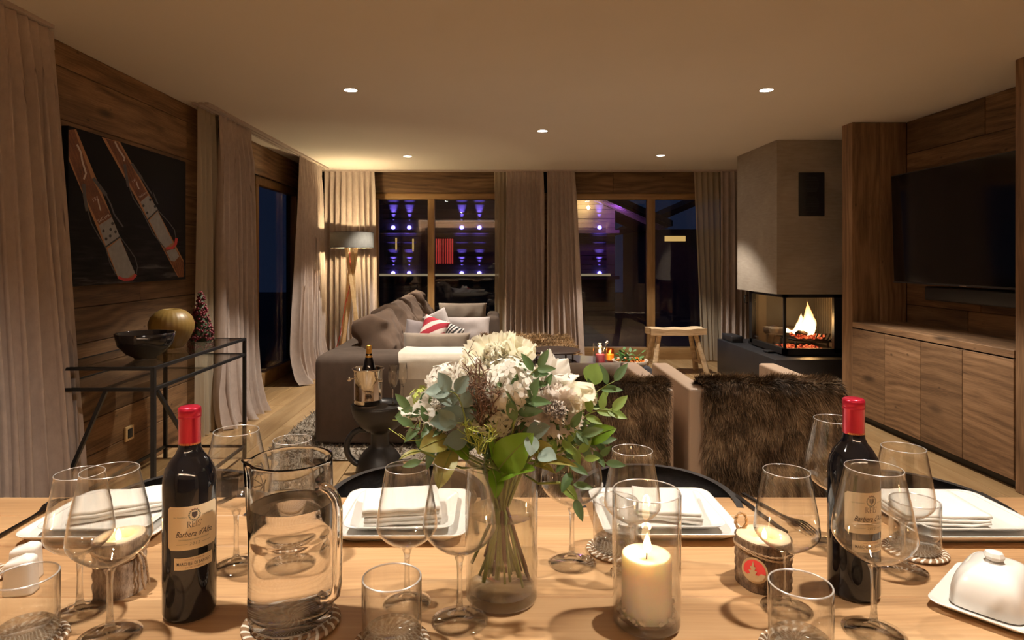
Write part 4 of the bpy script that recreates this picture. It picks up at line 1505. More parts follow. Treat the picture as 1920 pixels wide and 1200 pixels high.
vs_top, nx, ny = [], 16, 6
m.grid(lambda u, v: (*seat(u, v), 0.500 - 0.010 * (1 - (2 * u - 1) ** 2) + 0.004 * sin(u * 17 + v * 5)), nx, ny)
b_ = MB().grid(lambda u, v: (*seat(u, v), 0.432 - 0.008 * (1 - (2 * u - 1) ** 2)), nx, ny)
off = len(m.v)
m.v += b_.v
m.f += [tuple(i + off for i in f[::-1]) for f in b_.f]
m.sm += b_.sm
w1 = nx + 1
ring = [i for i in range(nx)] + [nx + w1 * j for j in range(ny)] + [w1 * ny + nx - i for i in range(nx)] + [w1 * (ny - j) for j in range(ny)]
for k in range(len(ring)):
    a, b2 = ring[k], ring[(k + 1) % len(ring)]
    m.f.append((b2, a, a + off, b2 + off))
    m.sm.append(False)
m.obj('seat', 'stool_wood', st)
for sx in (-1, 1):
    for sy in (-1, 1):
        a = Vector((sx * 0.30, sy * 0.16, 0.0))
        b2 = Vector((sx * 0.20, sy * 0.075, 0.455))
        lg = MB().tube([a, a.lerp(b2, .35) + Vector((0.006, 0, 0)), a.lerp(b2, .7), b2], [0.033, 0.03, 0.028, 0.026], 7, smooth=False)
        lg.obj('leg', 'stool_wood', st)
for sx in (-1, 1):
    MB().tube([(sx * 0.27, -0.135, 0.12), (sx * 0.27, 0.135, 0.12)], 0.018, 7, smooth=False).obj('stretcher', 'stool_wood', st)

# ================================================================== SIDE TABLE, CHAMPAGNE
stb = thing('side_table', 'black sculptural side table with round top and loop handle', 'table', (-0.68, 3.79, 0))
M['black_matt'] = pbr('matt_black_lacquer', (0.018, 0.017, 0.017), 0.42)
MB().lathe([(0, 0.404), (0.166, 0.404), (0.17, 0.400), (0.170, 0.385), (0.158, 0.335), (0.128, 0.285), (0.085, 0.252), (0.058, 0.242), (0.054, 0.23), (0.054, 0.165),
            (0.06, 0.15), (0.095, 0.125), (0.125, 0.08), (0.14, 0.03), (0.142, 0.008), (0.138, 0.0), (0, 0)], 48).obj('body', 'black_matt', stb)
pts = [(-0.095 + 0.098 * cos(a) * 1.0, -0.02, 0.152 + 0.105 * sin(a)) for a in [R(70 + k * 12) for k in range(19)]]
MB().tube(pts, 0.018, 10, flat=1.0).obj('loop_handle', 'black_matt', stb)
TT = 0.4045
bk = thing('champagne_bucket', 'polished steel champagne bucket on the black side table', 'ice bucket', (-0.747, 3.77, TT))
MB().lathe([(0, 0), (0.078, 0), (0.081, 0.003), (0.082, 0.012), (0.0815, 0.03), (0.083, 0.033), (0.0815, 0.036), (0.085, 0.2), (0.094, 0.208), (0.095, 0.212), (0.092, 0.214), (0.083, 0.207), (0.079, 0.04), (0, 0.035)], 48).obj('pail', 'chrome', bk)
for s in (-1, 1):
    a = R(195) if s < 0 else R(-38)
    c = Vector((cos(a), sin(a), 0))
    h = MB()
    h.tube([c * 0.083 + Vector((0, 0, .155)), c * 0.1 + Vector((0, 0, .155))], 0.005, 8)
    mt = Matrix.Translation(c * 0.108 + Vector((0, 0, .152)))
    bm = bmesh.new()
    bmesh.ops.create_uvsphere(bm, u_segments=14, v_segments=10, radius=0.014)
    h.bm(bm, mt)
    h.obj('knob_handle', 'chrome', bk)
M['bottle_dark'] = pbr('dark_bottle_glass', (0.006, 0.006, 0.008), 0.05, spec=0.5)
M['gold_foil'] = pbr('gold_foil', (0.72, 0.40, 0.08), 0.35, 0.85, bump=0.5, bscale=300)
cb = thing('champagne_bottle', 'champagne bottle with gold foil standing in the steel bucket', 'bottle', (-0.742, 3.77, TT + 0.037))
MB().lathe([(0, 0), (0.042, 0), (0.044, 0.004), (0.044, 0.13), (0.041, 0.165), (0.03, 0.21), (0.02, 0.245), (0.017, 0.262)], 32).obj('body', 'bottle_dark', cb)
MB().lathe([(0.0215, 0.240), (0.0165, 0.262), (0.0155, 0.283), (0.0175, 0.286), (0.0175, 0.292), (0.0155, 0.294), (0.016, 0.306), (0.012, 0.311), (0, 0.312)], 28).obj('foil', 'gold_foil', cb)


def flute(loc, label):
    t = thing('champagne_flute', label, 'glass', loc, 0, 'champagne flutes on the side table')
    MB().lathe([(0, 0.0), (0.033, 0.0), (0.033, 0.0015), (0.006, 0.006), (0.0035, 0.02), (0.0035, 0.085), (0.006, 0.095), (0, 0.098)], 24).obj('stem', 'solid_glass', t)
    MB().lathe([(0.005, 0.094), (0.022, 0.115), (0.029, 0.145), (0.03, 0.17), (0.024, 0.232), (0.0234, 0.232), (0.0292, 0.17), (0.0282, 0.145), (0.0212, 0.116), (0, 0.099)], 28).obj('bowl', 'wine_glass', t)


flute((-0.598, 3.76, TT), 'left champagne flute on the black side table, nearest the steel bucket')
flute((-0.552, 3.83, TT), 'right champagne flute on the black side table, in front of the throw')

# ================================================================== COFFEE TABLE AND THINGS ON IT
ct = thing('coffee_table', 'low round dark coffee table behind the armchairs', 'table', (0.60, 5.02, 0.012))
M['dark_top'] = pbr('dark_blue_grey_top', (0.045, 0.047, 0.055), 0.35)
MB().lathe([(0, 0.36), (0.61, 0.36), (0.62, 0.368), (0.62, 0.396), (0.614, 0.40), (0, 0.40)], 64).obj('top', 'dark_top', ct)
for k in range(4):
    a = R(45 + 90 * k)
    MB().tube([(0.5 * cos(a), 0.5 * sin(a), 0), (0.42 * cos(a), 0.42 * sin(a), 0.362)], 0.018, 10).obj('leg', 'black_metal', ct)
KT = 0.4125
ty = thing('tray_stand', 'low round dark tray on short legs on the coffee table', 'tray', (0.487, 5.2, KT))
M['bronze'] = pbr('dark_bronze', (0.065, 0.042, 0.032), 0.4, 0.3, bump=0.3, bscale=90)
MB().lathe([(0, 0.094), (0.196, 0.094), (0.203, 0.098), (0.203, 0.108), (0.198, 0.112), (0.19, 0.108), (0, 0.108)], 48).obj('tray', 'bronze', ty)
for k in range(4):
    a = R(25 + 90 * k)
    MB().tube([(0.17 * cos(a), 0.17 * sin(a), 0.0), (0.17 * cos(a), 0.17 * sin(a), 0.095)], 0.007, 8).obj('leg', 'bronze', ty)
MB().lathe([(0.172, 0.004), (0.178, 0.004), (0.178, 0.014), (0.172, 0.014), (0.172, 0.004)], 40).obj('foot_ring', 'bronze', ty)

M['red_wax'] = pbr('red_wax', (0.42, 0.02, 0.035), 0.4, sss=0.4, sub=(0.02, 0.004, 0.004))
M['amber_glass'] = thin_glass('amber_glass', 1.5, (1.0, 0.62, 0.25), 1.0)


def flame(parent, loc, h, r):
    m = MB()
    prof = []
    for i in range(13):
        v = i / 12
        prof.append((r * (sin(pi * v ** 0.62) ** 0.9 if 0 < v < 1 else 0.0), h * v))
    m.lathe(prof, 14)
    return m.obj('flame', 'flame', parent, loc)


def wick(parent, loc, h=0.012):
    return MB().tube([(0, 0, 0), (0.0004, 0, h * .6), (0.0012, 0, h)], 0.0009, 6).obj('wick', 'wick', parent, loc)


c1 = thing('candle_glass', 'tall ribbed glass holding a red candle on the coffee table', 'candle', (0.838, 5.1, KT))
prof = [(0, 0.0), (0.056, 0.0)]
for k in range(14):
    prof += [(0.058, 0.004 + k * 0.0118), (0.0545, 0.010 + k * 0.0118)]
prof += [(0.057, 0.172), (0.0545, 0.172), (0.0515, 0.16), (0.0515, 0.008), (0, 0.008)]
MB().lathe(prof, 36).obj('glass', 'wine_glass', c1)
MB().lathe([(0, 0.009), (0.036, 0.009), (0.037, 0.085), (0.034, 0.088), (0, 0.086)], 28).obj('wax', 'red_wax', c1)
wick(c1, (0, 0, .086))
flame(c1, (0, 0, 0.092), 0.05, 0.011)
point('candle_light', (0.838, 5.1, KT + 0.135), 1.0, (1, .62, .28), 0.012)
c1 = thing('candle_glass', 'small amber glass candle beside the ribbed red one', 'candle', (0.95, 5.3, KT))
MB().lathe([(0, 0), (0.036, 0), (0.038, 0.004), (0.038, 0.105), (0.0355, 0.105), (0.0355, 0.008), (0, 0.008)], 32).obj('glass', 'amber_glass', c1)
MB().lathe([(0, 0.009), (0.034, 0.009), (0.034, 0.058), (0, 0.056)], 28).obj('wax', 'wax', c1)
wick(c1, (0, 0, .056))
flame(c1, (0, 0, 0.062), 0.03, 0.008)
point('candle_light', (0.95, 5.3, KT + 0.09), 0.6, (1, .62, .28), 0.01)
sn = thing('spoon', 'small polished metal spoon sticking out of the ribbed candle glass', 'spoon', (0.86, 5.1, KT + 0.10))
MB().tube([(0.0, 0.0, 0.0), (0.03, 0.0, 0.075)], 0.0025, 6).obj('handle', 'chrome', sn)
bm = bmesh.new()
bmesh.ops.create_uvsphere(bm, u_segments=12, v_segments=8, radius=0.012)
MB().bm(bm, Matrix.Translation((0.035, 0, .085)) @ Matrix.Diagonal((1.2, 1, .9, 1))).obj('scoop', 'chrome', sn)

sbw = thing('salad_bowl', 'beige bowl on the coffee table', 'bowl', (1.035, 4.9, KT))
M['stoneware'] = pbr('beige_stoneware', (0.48, 0.40, 0.32), 0.5)
MB().lathe([(0, 0), (0.07, 0), (0.08, 0.006), (0.118, 0.04), (0.137, 0.072), (0.134, 0.075), (0.128, 0.07), (0.11, 0.042), (0, 0.016)], 40).obj('shell', 'stoneware', sbw)
M['tangerine'] = pbr('orange_fruit', (0.80, 0.20, 0.025), 0.4, noise=0.15, nscale=30)
M['salad'] = pbr('salad_green', (0.055, 0.14, 0.025), 0.5, noise=0.4, nscale=40)
spots_ = [(-0.055, -0.03, .060), (0.0, -0.07, .062), (0.05, -0.06, .062), (0.085, -0.02, .066), (-0.09, 0.0, .066), (0.02, 0.0, .074), (-0.02, 0.04, .07), (0.06, 0.04, .068)]
names = ['front left', 'front', 'front right', 'right rim', 'left rim', 'top middle', 'back', 'back right']
me = None
for i, (x, y, z) in enumerate(spots_):
    bm = bmesh.new()
    bmesh.ops.create_uvsphere(bm, u_segments=14, v_segments=10, radius=0.021)
    m = MB().bm(bm, Matrix.Diagonal((1, 1, .88, 1)))
    o = m.obj('tangerine', 'tangerine', None, (1.035 + x, 4.9 + y, KT + z))
    tag(o, 'small orange fruit among leaves in the beige bowl, at its ' + names[i], 'fruit', 'orange fruits in the bowl')
rr = random.Random(21)
lv = MB()
for k in range(90):
    p = Vector((rr.uniform(-.1, .1), rr.uniform(-.09, .09), 0.06 + rr.random() ** 2 * 0.07 * (1.2 if rr.random() < .5 else .5)))
    if k < 30:
        p.x = rr.uniform(-.06, -.005)
        p.z += 0.02
    a = rr.uniform(0, 6.28)
    d = Vector((cos(a), sin(a), rr.uniform(.1, 1.2))).normalized() * rr.uniform(.03, .05)
    s = Vector((-sin(a), cos(a), rr.uniform(-.4, .4))) * 0.012
    lv.add([p, p + d * .35 + s, p + d * .75 + s * .8, p + d, p + d * .75 - s * .8, p + d * .35 - s], [(0, 1, 2, 3, 4, 5)])
o = lv.obj('salad_leaves', 'salad', None, (1.035, 4.9, KT))
tag(o, 'green leaves heaped between the orange fruits in the beige bowl', 'leaves', kind='stuff')

# ================================================================== ARMCHAIRS WITH FUR
M['leather'] = pbr('taupe_leather', (0.42, 0.30, 0.21), 0.48, noise=0.1, nscale=6, bump=0.12, bscale=160)
M['leather_in'] = pbr('pale_leather', (0.52, 0.41, 0.30), 0.5, noise=0.08, nscale=6, bump=0.12, bscale=160)


def armchair(loc, rz, label):
    t = thing('armchair', label, 'armchair', loc, rz, 'leather armchairs with fur over the backs')
    w, d = 0.755, 0.80
    MB().rbox(0, 0.10, 0, d, 0.05, 0.62, 0.014, 3).obj('arm', 'leather', t)
    MB().rbox(w - 0.10, w, 0, d, 0.05, 0.62, 0.014, 3).obj('arm', 'leather', t)
    MB().rbox(0.10, w - 0.10, 0.0, 0.12, 0.05, 0.61, 0.014, 3).obj('backrest', 'leather', t)
    MB().rbox(0.10, w - 0.10, 0.11, d - 0.01, 0.08, 0.28, 0.014, 3).obj('seat_base', 'leather', t)
    MB().rbox(0.105, w - 0.105, 0.12, d, 0.28, 0.42, 0.04, 4).obj('seat_cushion', 'leather_in', t)
    for x in (0.05, w - 0.05):
        for y in (0.05, d - 0.05):
            MB().lathe([(0, 0), (0.015, 0), (0.018, 0.055), (0, 0.056)], 12).obj('leg', 'black_metal', t, (x, y, 0))
    return t


armchair((0.125, 3.14, 0), R(0), 'beige leather armchair with fur, left one, mostly behind the bouquet')
armchair((0.952, 3.15, 0), R(-1), 'beige leather armchair with fur, right one, before the media cabinet')


def outward(tang):
    # the hide runs over the top towards the room side and down; outward is the side facing up and away
    n = Vector((0, tang.z, -tang.y))
    return n if (n.y < 0 and abs(tang.z) > 0.5) or (n.z > 0 and abs(tang.z) <= 0.5) else -n


def chair_fur(ox, oy, w, label, seed, x0, x1, zlow):
    t = thing('fur_throw', label, 'fur', (ox, oy, 0), 0, 'furs over the armchair backs')
    path = [(0.30, 0.55), (0.16, 0.60), (0.12, 0.645), (0.06, 0.66), (-0.01, 0.648), (-0.04, 0.61), (-0.045, 0.5), (-0.045, 0.35), (-0.045, 0.2), (-0.045, zlow)]
    n = len(path) - 1

    def fn(u, v):
        s = v * n
        i = min(int(s), n - 1)
        f = s - i
        y = path[i][0] * (1 - f) + path[i + 1][0] * f
        z = path[i][1] * (1 - f) + path[i + 1][1] * f
        nz = mnoise.noise(Vector((u * 3, v * 3, seed)))
        edge = 0.02 * mnoise.noise(Vector((v * 6, u, seed + 5)))
        return (x0 + (x1 - x0) * u + edge, y - 0.012 * nz, z + 0.010 * nz)
    MB().grid(fn, 16, 36).obj('hide', 'fur_dark', t)
    rr = random.Random(seed)
    roots = []
    for _ in range(34000):
        u, v = rr.uniform(-0.01, 1.01), rr.random()
        p = fn(u, v)
        q = Vector(fn(u, min(1, v + 0.02))) - Vector(fn(u, v - 0.02))
        tang = q.normalized()
        side = Vector(((u - 0.5) * 0.5, 0, 0))
        roots.append((p, outward(tang) * 0.65 + tang * 0.8 + side))
    tag(fur(roots, 0.042, 0.0030, seed, 3, 0.35, 0.20, 0.75).obj('pile', 'fur_dark', t), kind='stuff')


chair_fur(0.125, 3.14, 0.755, 'thick brown fur draped over the left armchair back', 31, 0.02, 0.715, 0.12)
chair_fur(0.952, 3.15, 0.755, 'thick brown fur draped over the right armchair back', 32, 0.07, 0.735, 0.06)
a = at(1062, 672, 3.42)
b = at(1166, 735, 3.42)
m = cushion_mb(b.x - a.x + 0.1, a.z - b.z, 0.15, 0.35, 18, 41, 0.008)
tag(m.obj('throw_cushion', 'taupe', None, ((a.x + b.x) / 2 - 0.05, 3.44, 0.615), (R(80), 0, 0)), 'taupe cushion standing on the left armchair, behind its fur', 'cushion')

# ================================================================== DINING TABLE
dt = thing('dining_table', 'pale larch dining table with wide boards laid for dinner', 'table', (0, 0, 0))
edges = [1.38, 1.28, 1.144, 0.973, 0.83, 0.69, 0.56, 0.45]
for a, b in zip(edges, edges[1:]):
    plank_at(dt, (0.05, (a + b) / 2, TZ - 0.045), (1, 0, 0), (0, 1, 0), 2.9, a - b - 0.0012, 0.045, 'table_wood', 'tabletop_board', 0.0022)
for x in (-1.25, 1.35):
    for y in (0.55, 1.28):
        MB().rbox(x - 0.045, x + 0.045, y - 0.045, y + 0.045, 0.0, TZ - 0.045, 0.006).obj('leg', 'table_wood', dt)
MB().box(-1.2, 1.3, 1.24, 1.27, 0.62, TZ - 0.046).obj('apron', 'table_wood', dt)
MB().box(-1.2, 1.3, 0.56, 0.59, 0.62, TZ - 0.046).obj('apron', 'table_wood', dt)

# dining chairs beyond the table: dark barrel backs
M['chair_metal'] = pbr('dark_chair_leg', (0.02, 0.02, 0.02), 0.4, 0.3)


def dining_chair(x, yc, label):
    t = thing('dining_chair', label, 'chair', (x, yc, 0), 0, 'dark round backed dining chairs')
    RX, RY = 0.16, 0.185

    def sh(u, v, k=0.0):
        a = R(-15) + R(210) * u
        top = 0.762 - 0.012 * abs(2 * u - 1) ** 3
        z = 0.44 + (top - 0.44) * v
        s = 0.86 + 0.14 * v
        return ((RX + k) * s * cos(a), (RY + k) * s * sin(a), z)
    m = MB()
    m.grid(lambda u, v: sh(u, v), 40, 8)
    o = MB()
    o.grid(lambda u, v: sh(u, v, 0.014), 40, 8)
    off = len(m.v)
    m.v += o.v
    m.f = [f[::-1] for f in m.f] + [tuple(i + off for i in f) for f in o.f]
    m.sm += o.sm
    top = [8 * 41 + i for i in range(41)]
    for i in range(40):
        m.f.append((top[i], top[i + 1], top[i + 1] + off, top[i] + off))
        m.sm.append(False)
    m.obj('backrest', 'dark_ash', t)
    m = MB()
    m.lathe([(0, 0.43), (0.15, 0.43), (0.172, 0.44), (0.172, 0.455), (0.16, 0.465), (0, 0.462)], 36)
    m.obj('seat', 'dark_ash', t)
    for sx in (-1, 1):
        for sy in (-1, 1):
            MB().tube([(sx * 0.17, sy * 0.17, 0.0), (sx * 0.11, sy * 0.11, 0.435)], 0.014, 10).obj('leg', 'chair_metal', t)


for x, yc, l in ((-0.66, 1.33, 'dark round backed chair behind the leftmost plate'), (-0.19, 1.37, 'dark round backed chair behind the plate left of the bouquet'),
             (0.345, 1.37, 'dark round backed chair behind the plate right of the candle glass'), (0.885, 1.33, 'dark round backed chair behind the rightmost plate')):
    dining_chair(x, yc, l)

# ================================================================== TABLEWARE
T0 = TZ + 0.0006


def spt(px, py):
    return on(px, py, TZ)


def lathe_part(name, prof, mat, parent, n=56):
    return MB().lathe(prof, n).obj(name, mat, parent)


BIG = dict(foot=0.040, zb=0.094, zs=0.136, H=0.226, rs=0.0525, rr=0.0358)
SML = dict(foot=0.036, zb=0.083, zs=0.116, H=0.2025, rs=0.0455, rr=0.0320)
glass_me = {}


def glass_meshes(key, d):
    if key in glass_me:
        return glass_me[key]
    f, zb, zs, H, rs, rr_ = d['foot'], d['zb'], d['zs'], d['H'], d['rs'], d['rr']
    m = MB().lathe([(0, 0.0004), (f * .9, 0), (f, 0.001), (f, 0.002), (f * .75, 0.003), (f * .45, 0.0052), (f * .22, 0.0095), (0.0056, 0.017), (0, 0.017)], 48)
    foot = m.mesh('foot', 'wine_glass')
    m = MB().lathe([(0, 0.0172), (0.0055, 0.0172), (0.0042, 0.030), (0.0038, 0.05),
                    (0.0038, zb - 0.024), (0.0046, zb - 0.010), (0.0075, zb - 0.0012), (0.0, zb - 0.0002)], 24)
    stem = m.mesh('stem', 'block_glass')
    out = [(0.0, zb), (0.008, zb + 0.0004)]
    for i in range(1, 9):
        v = i / 8
        out.append((rs * (1 - (1 - v) ** 1.6) ** 0.8, zb + (zs - zb) * v ** 1.1))
    n = 9
    for i in range(1, n + 1):
        v = i / n
        bul = rs * 0.035 * sin(pi * min(1, v * 1.6)) if v < 0.62 else 0
        out.append((rs + (rr_ - rs) * v ** 1.12 + bul * 0.4, zs + (H - zs) * v))
    th_ = 0.0009
    inn = [(max(r - th_, 0.0), z + (0.003 if k < 2 else th_ * .6)) for k, (r, z) in enumerate(out)][:-1]
    inn = [(0.0, zb + 0.0035)] + [(r, z + 0.0026 * max(0, 1 - (z - zb) / 0.02)) for r, z in inn if r > 0.004]
    rim = [(rr_ + 0.0001, H + 0.0005), (rr_ - th_ * .5, H + 0.0009), (rr_ - th_, H + 0.0004)]
    m = MB().lathe(out + rim + inn[::-1], 64)
    bowl = m.mesh('bowl', 'wine_glass')
    # fire polished rim: a slightly thicker bead that catches the lamps, with white put in for the rim highlight
    m = MB()
    m.tube([(rr_ * cos(2 * pi * k / 64) - 0 * k, rr_ * sin(2 * pi * k / 64), H + 0.0004) for k in range(64)], 0.00055, 6, closed=True)
    bead = m.mesh('rim', 'rim_glass')
    glass_me[key] = (stem, bowl, bead, foot)
    return glass_me[key]


def rim_mat():
    t = NT('whitened_glass_rim')
    tr = t.n('BsdfTransparent', Color=(1, 1, 1))
    gl = t.n('BsdfGlossy', Color=(1, 1, 1), Roughness=0.25)
    df = t.n('BsdfDiffuse', Color=(0.9, 0.88, 0.85))  # white share painted in for the rim highlight
    a = t.n('MixShader', _0=0.45, _1=gl.outputs[0], _2=df.outputs[0])
    return t.done(t.n('MixShader', _0=0.55, _1=tr.outputs[0], _2=a.outputs[0]))


M['rim_glass'] = rim_mat()


def wine_glass(key, loc, label):
    d = BIG if key == 'big' else SML
    t = thing('wine_glass', label, 'glass', (loc[0], loc[1], T0), 0, 'large red wine glasses' if key == 'big' else 'smaller white wine glasses')
    stem, bowl, bead, foot = glass_meshes(key, d)
    inst('stem', stem, t)
    inst('foot', foot, t)
    inst('bowl', bowl, t)
    inst('rim', bead, t)


wine_glass('big', (-0.523, 0.869), 'large wine glass at the front left, before the left bark candle holder')
wine_glass('sml', (-0.602, 0.928), 'smaller wine glass just behind the front left one, beside the salt shakers')
wine_glass('big', (-0.432, 1.069), 'large wine glass between the left wine bottle and the carafe')
wine_glass('sml', (-0.348, 1.100), 'smaller wine glass behind the water carafe')
wine_glass('sml', (-0.131, 0.954), 'smaller wine glass left of the flower vase, behind the middle tumbler')
wine_glass('big', (-0.050, 0.906), 'large wine glass right before the flower vase')
wine_glass('big', (0.130, 1.080), 'large wine glass under the right side of the bouquet')
wine_glass('sml', (0.223, 1.039), 'smaller wine glass behind the tall candle glass')
wine_glass('sml', (0.427, 0.9375), 'smaller wine glass before the right bark candle holder')
wine_glass('big', (0.610, 1.145), 'large wine glass behind the right wine bottle')
wine_glass('big', (0.520, 0.8785), 'large wine glass right before the right wine bottle')
wine_glass('sml', (0.672, 1.053), 'smaller wine glass right of the right wine bottle, before a tumbler')

# tumblers on braided coasters
M['coaster'] = None


def coaster_mat():
    t = NT('braided_coaster')
    tc = t.n('TexCoord')
    sep = t.n('SeparateXYZ', _0=tc.outputs['Object'])
    an = t.math('ARCTAN2', sep.outputs[1], sep.outputs[0])
    r = t.math('SQRT', t.math('ADD', t.math('MULTIPLY', sep.outputs[0], sep.outputs[0]).outputs[0], t.math('MULTIPLY', sep.outputs[1], sep.outputs[1]).outputs[0]).outputs[0])
    w = t.math('SINE', t.math('ADD', t.math('MULTIPLY', an.outputs[0], 26.0).outputs[0], t.math('MULTIPLY', r.outputs[0], 420.0).outputs[0]).outputs[0])
    c = t.ramp(w.outputs[0], [(0.35, (0.26, 0.15, 0.075)), (0.6, (0.80, 0.74, 0.64))])
    return t.done(t.n('BsdfPrincipled', Base_Color=c.outputs[0], Roughness=0.85))


M['coaster'] = coaster_mat()
ck = MB()
prof = [(0, 0.0), (0.045, 0.0)]
for r in (0.046, 0.036, 0.026, 0.016, 0.006):
    for a in range(0, 181, 30):
        prof.append((r + 0.005 * cos(R(a)), 0.0035 + 0.0035 * sin(R(a))))
prof.append((0, 0.004))
ck.lathe(prof, 60)
coaster_me = ck.mesh('coaster', 'coaster')


def coaster(x, y, label, s=1.0):
    o = inst('coaster', coaster_me, None, (x, y, T0), (0, 0, 0), (s, s, 1.0))
    tag(o, label, 'coaster', 'braided coasters')


TR, TH = 0.0395, 0.083
m = MB().lathe([(0.0, 0.0005), (TR - 0.003, 0.0002), (TR - 0.0006, 0.0018), (TR, 0.004), (TR, TH - 0.0012), (TR - 0.0008, TH), (TR - 0.0018, TH), (TR - 0.0024, TH - 0.0012), (TR - 0.0026, 0.028),
                (TR - 0.006, 0.0205), (TR - 0.012, 0.0178), (0, 0.0170)], 64)
tumbler_me = m.mesh('wall', 'wine_glass')
m = MB().lathe([(0, 0.0006), (TR - 0.0032, 0.0004), (TR - 0.001, 0.0022), (TR - 0.0008, 0.012), (TR - 0.008, 0.0178), (TR - 0.013, 0.0168), (0, 0.0160)], 64)
tumbler_base = m.mesh('thick_base', 'block_glass')
m = MB().tube([((TR - 0.0012) * cos(2 * pi * k / 64), (TR - 0.0012) * sin(2 * pi * k / 64), TH) for k in range(64)], 0.0012, 6, closed=True)
tumbler_rim = m.mesh('rim', 'rim_glass')


def tumbler(x, y, label, clabel):
    coaster(x, y, clabel)
    t = thing('tumbler', label, 'glass', (x, y, T0 + 0.0074), 0, 'heavy based tumblers')
    inst('wall', tumbler_me, t)
    inst('thick_base', tumbler_base, t)
    inst('rim', tumbler_rim, t)


tumbler(-0.6275, 0.855, 'heavy tumbler at the front left edge, before the salt shakers', 'braided coaster under the front left tumbler')
tumbler(-0.137, 0.851, 'heavy tumbler at the front, between carafe and large wine glass', 'braided coaster under the front middle tumbler')
tumbler(0.398, 0.834, 'heavy tumbler at the front right, before the bark candle holder', 'braided coaster under the front right tumbler')
tumbler(0.735, 1.120, 'tumbler on its coaster before the rightmost plate', 'braided coaster before the rightmost plate')
tumbler(0.212, 1.125, 'tumbler seen through the tall candle glass', 'braided coaster behind the tall candle glass')
tumbler(-0.372, 1.185, 'tumbler seen through the water carafe', 'braided coaster seen through the water carafe')

# water carafe
coaster(-0.286, 0.900, 'wide braided coaster under the water carafe', 1.32)
cf = thing('water_carafe', 'tall straight glass carafe of water with a side handle', 'carafe', (-0.286, 0.900, T0 + 0.0074))
CH = 0.226


def spout(p, a):
    d = (a - R(198) + pi) % (2 * pi) - pi
    if p.z > CH - 0.03 and abs(d) < 0.35:
        k = (1 - abs(d) / 0.35) ** 2 * ((p.z - CH + 0.03) / 0.03) ** 2
        return p + Vector((cos(a), sin(a), 0.35)) * 0.012 * k
    return p


MB().lathe([(0, 0.002), (0.045, 0.0), (0.054, 0.003), (0.0585, 0.010), (0.0585, 0.03), (0.0575, 0.12), (0.0563, CH - 0.004), (0.0568, CH - 0.001), (0.0562, CH + .0008), (0.0545, CH + .0008), (0.0538, CH - 0.002),
            (0.0537, CH - .02), (0.0545, 0.12), (0.0553, 0.03), (0.054, 0.020), (0.046, 0.0155), (0, 0.0145)], 72, fn=spout).obj('body', 'carafe_glass', cf)
MB().lathe([(0, 0.0143), (0.046, 0.0152), (0.0543, 0.0198), (0.0557, 0.03), (0.0549, 0.12), (0.0546, 0.1655), (0.0535, 0.1645), (0.05, 0.1643), (0, 0.1643)], 72).obj('water', 'water', cf)
hd = Vector((0.86, -0.51, 0)).normalized()
pts = []
for r, z in ((0.0545, 0.192), (0.066, 0.196), (0.076, 0.193), (0.085, 0.184), (0.088, 0.17), (0.088, 0.12), (0.0875, 0.075), (0.084, 0.058), (0.074, 0.049), (0.065, 0.046), (0.0565, 0.045)):
    pts.append(hd * r + Vector((0, 0, z)))
MB().tube(pts, [0.0085, 0.008, 0.0075, 0.007, 0.007, 0.0068, 0.0068, 0.007, 0.0075, 0.008, 0.0095], 14).obj('handle', 'carafe_glass', cf)

# ---- wine bottles
M['capsule'] = pbr('red_foil_capsule', (0.46, 0.012, 0.04), 0.28, 0.45)
M['paper'] = pbr('cream_label_paper', (0.80, 0.66, 0.44), 0.55)
M['ink'] = pbr('dark_ink', (0.05, 0.035, 0.03), 0.6)
M['ink_grey'] = pbr('grey_green_ink', (0.16, 0.17, 0.12), 0.6)
M['ink_red'] = pbr('red_brown_ink', (0.30, 0.06, 0.04), 0.6)
M['gold_ink'] = pbr('gold_ink', (0.75, 0.42, 0.10), 0.4, 0.5)
BR = 0.0362


def arc_patch(parent, name, mat, r, a0, a1, z0, z1, cut=0.0):
    """a label bent round the bottle; cut = clipped corners"""
    m = MB()
    n = 28
    rows = [z0, z0 + cut, z1 - cut, z1] if cut else [z0, z1]
    vs, fs = [], []
    for j, z in enumerate(rows):
        ins = (cut / r) if (cut and j in (0, 3)) else 0
        for i in range(n + 1):
            a = (a0 + ins) + (a1 - a0 - 2 * ins) * i / n
            vs.append((r * sin(a), -r * cos(a), z))
    for j in range(len(rows) - 1):
        for i in range(n):
            k = j * (n + 1) + i
            fs.append((k, k + 1, k + n + 2, k + n + 1))
    m.add(vs, fs, True)
    return m.obj(name, mat, parent)


def arc_text(parent, name, body, size, r, ac, z, mat, shear=0.0, spacing=1.0, bold=0.0, width=None):
    vs, fs = text_geo(body, size, shear, spacing, 'CENTER', bold)
    k = 1.0
    if width:
        k = width / (max(v.x for v in vs) - min(v.x for v in vs))
    out = []
    for v in vs:
        a = ac + v.x * k / r
        out.append((r * sin(a), -r * cos(a), z + v.y))
    return MB().add(out, fs).obj(name, mat, parent)


def arc_line(parent, r, a0, a1, z, w, mat):
    return arc_patch(parent, 'printed_line', mat, r, a0, a1, z, z + w)


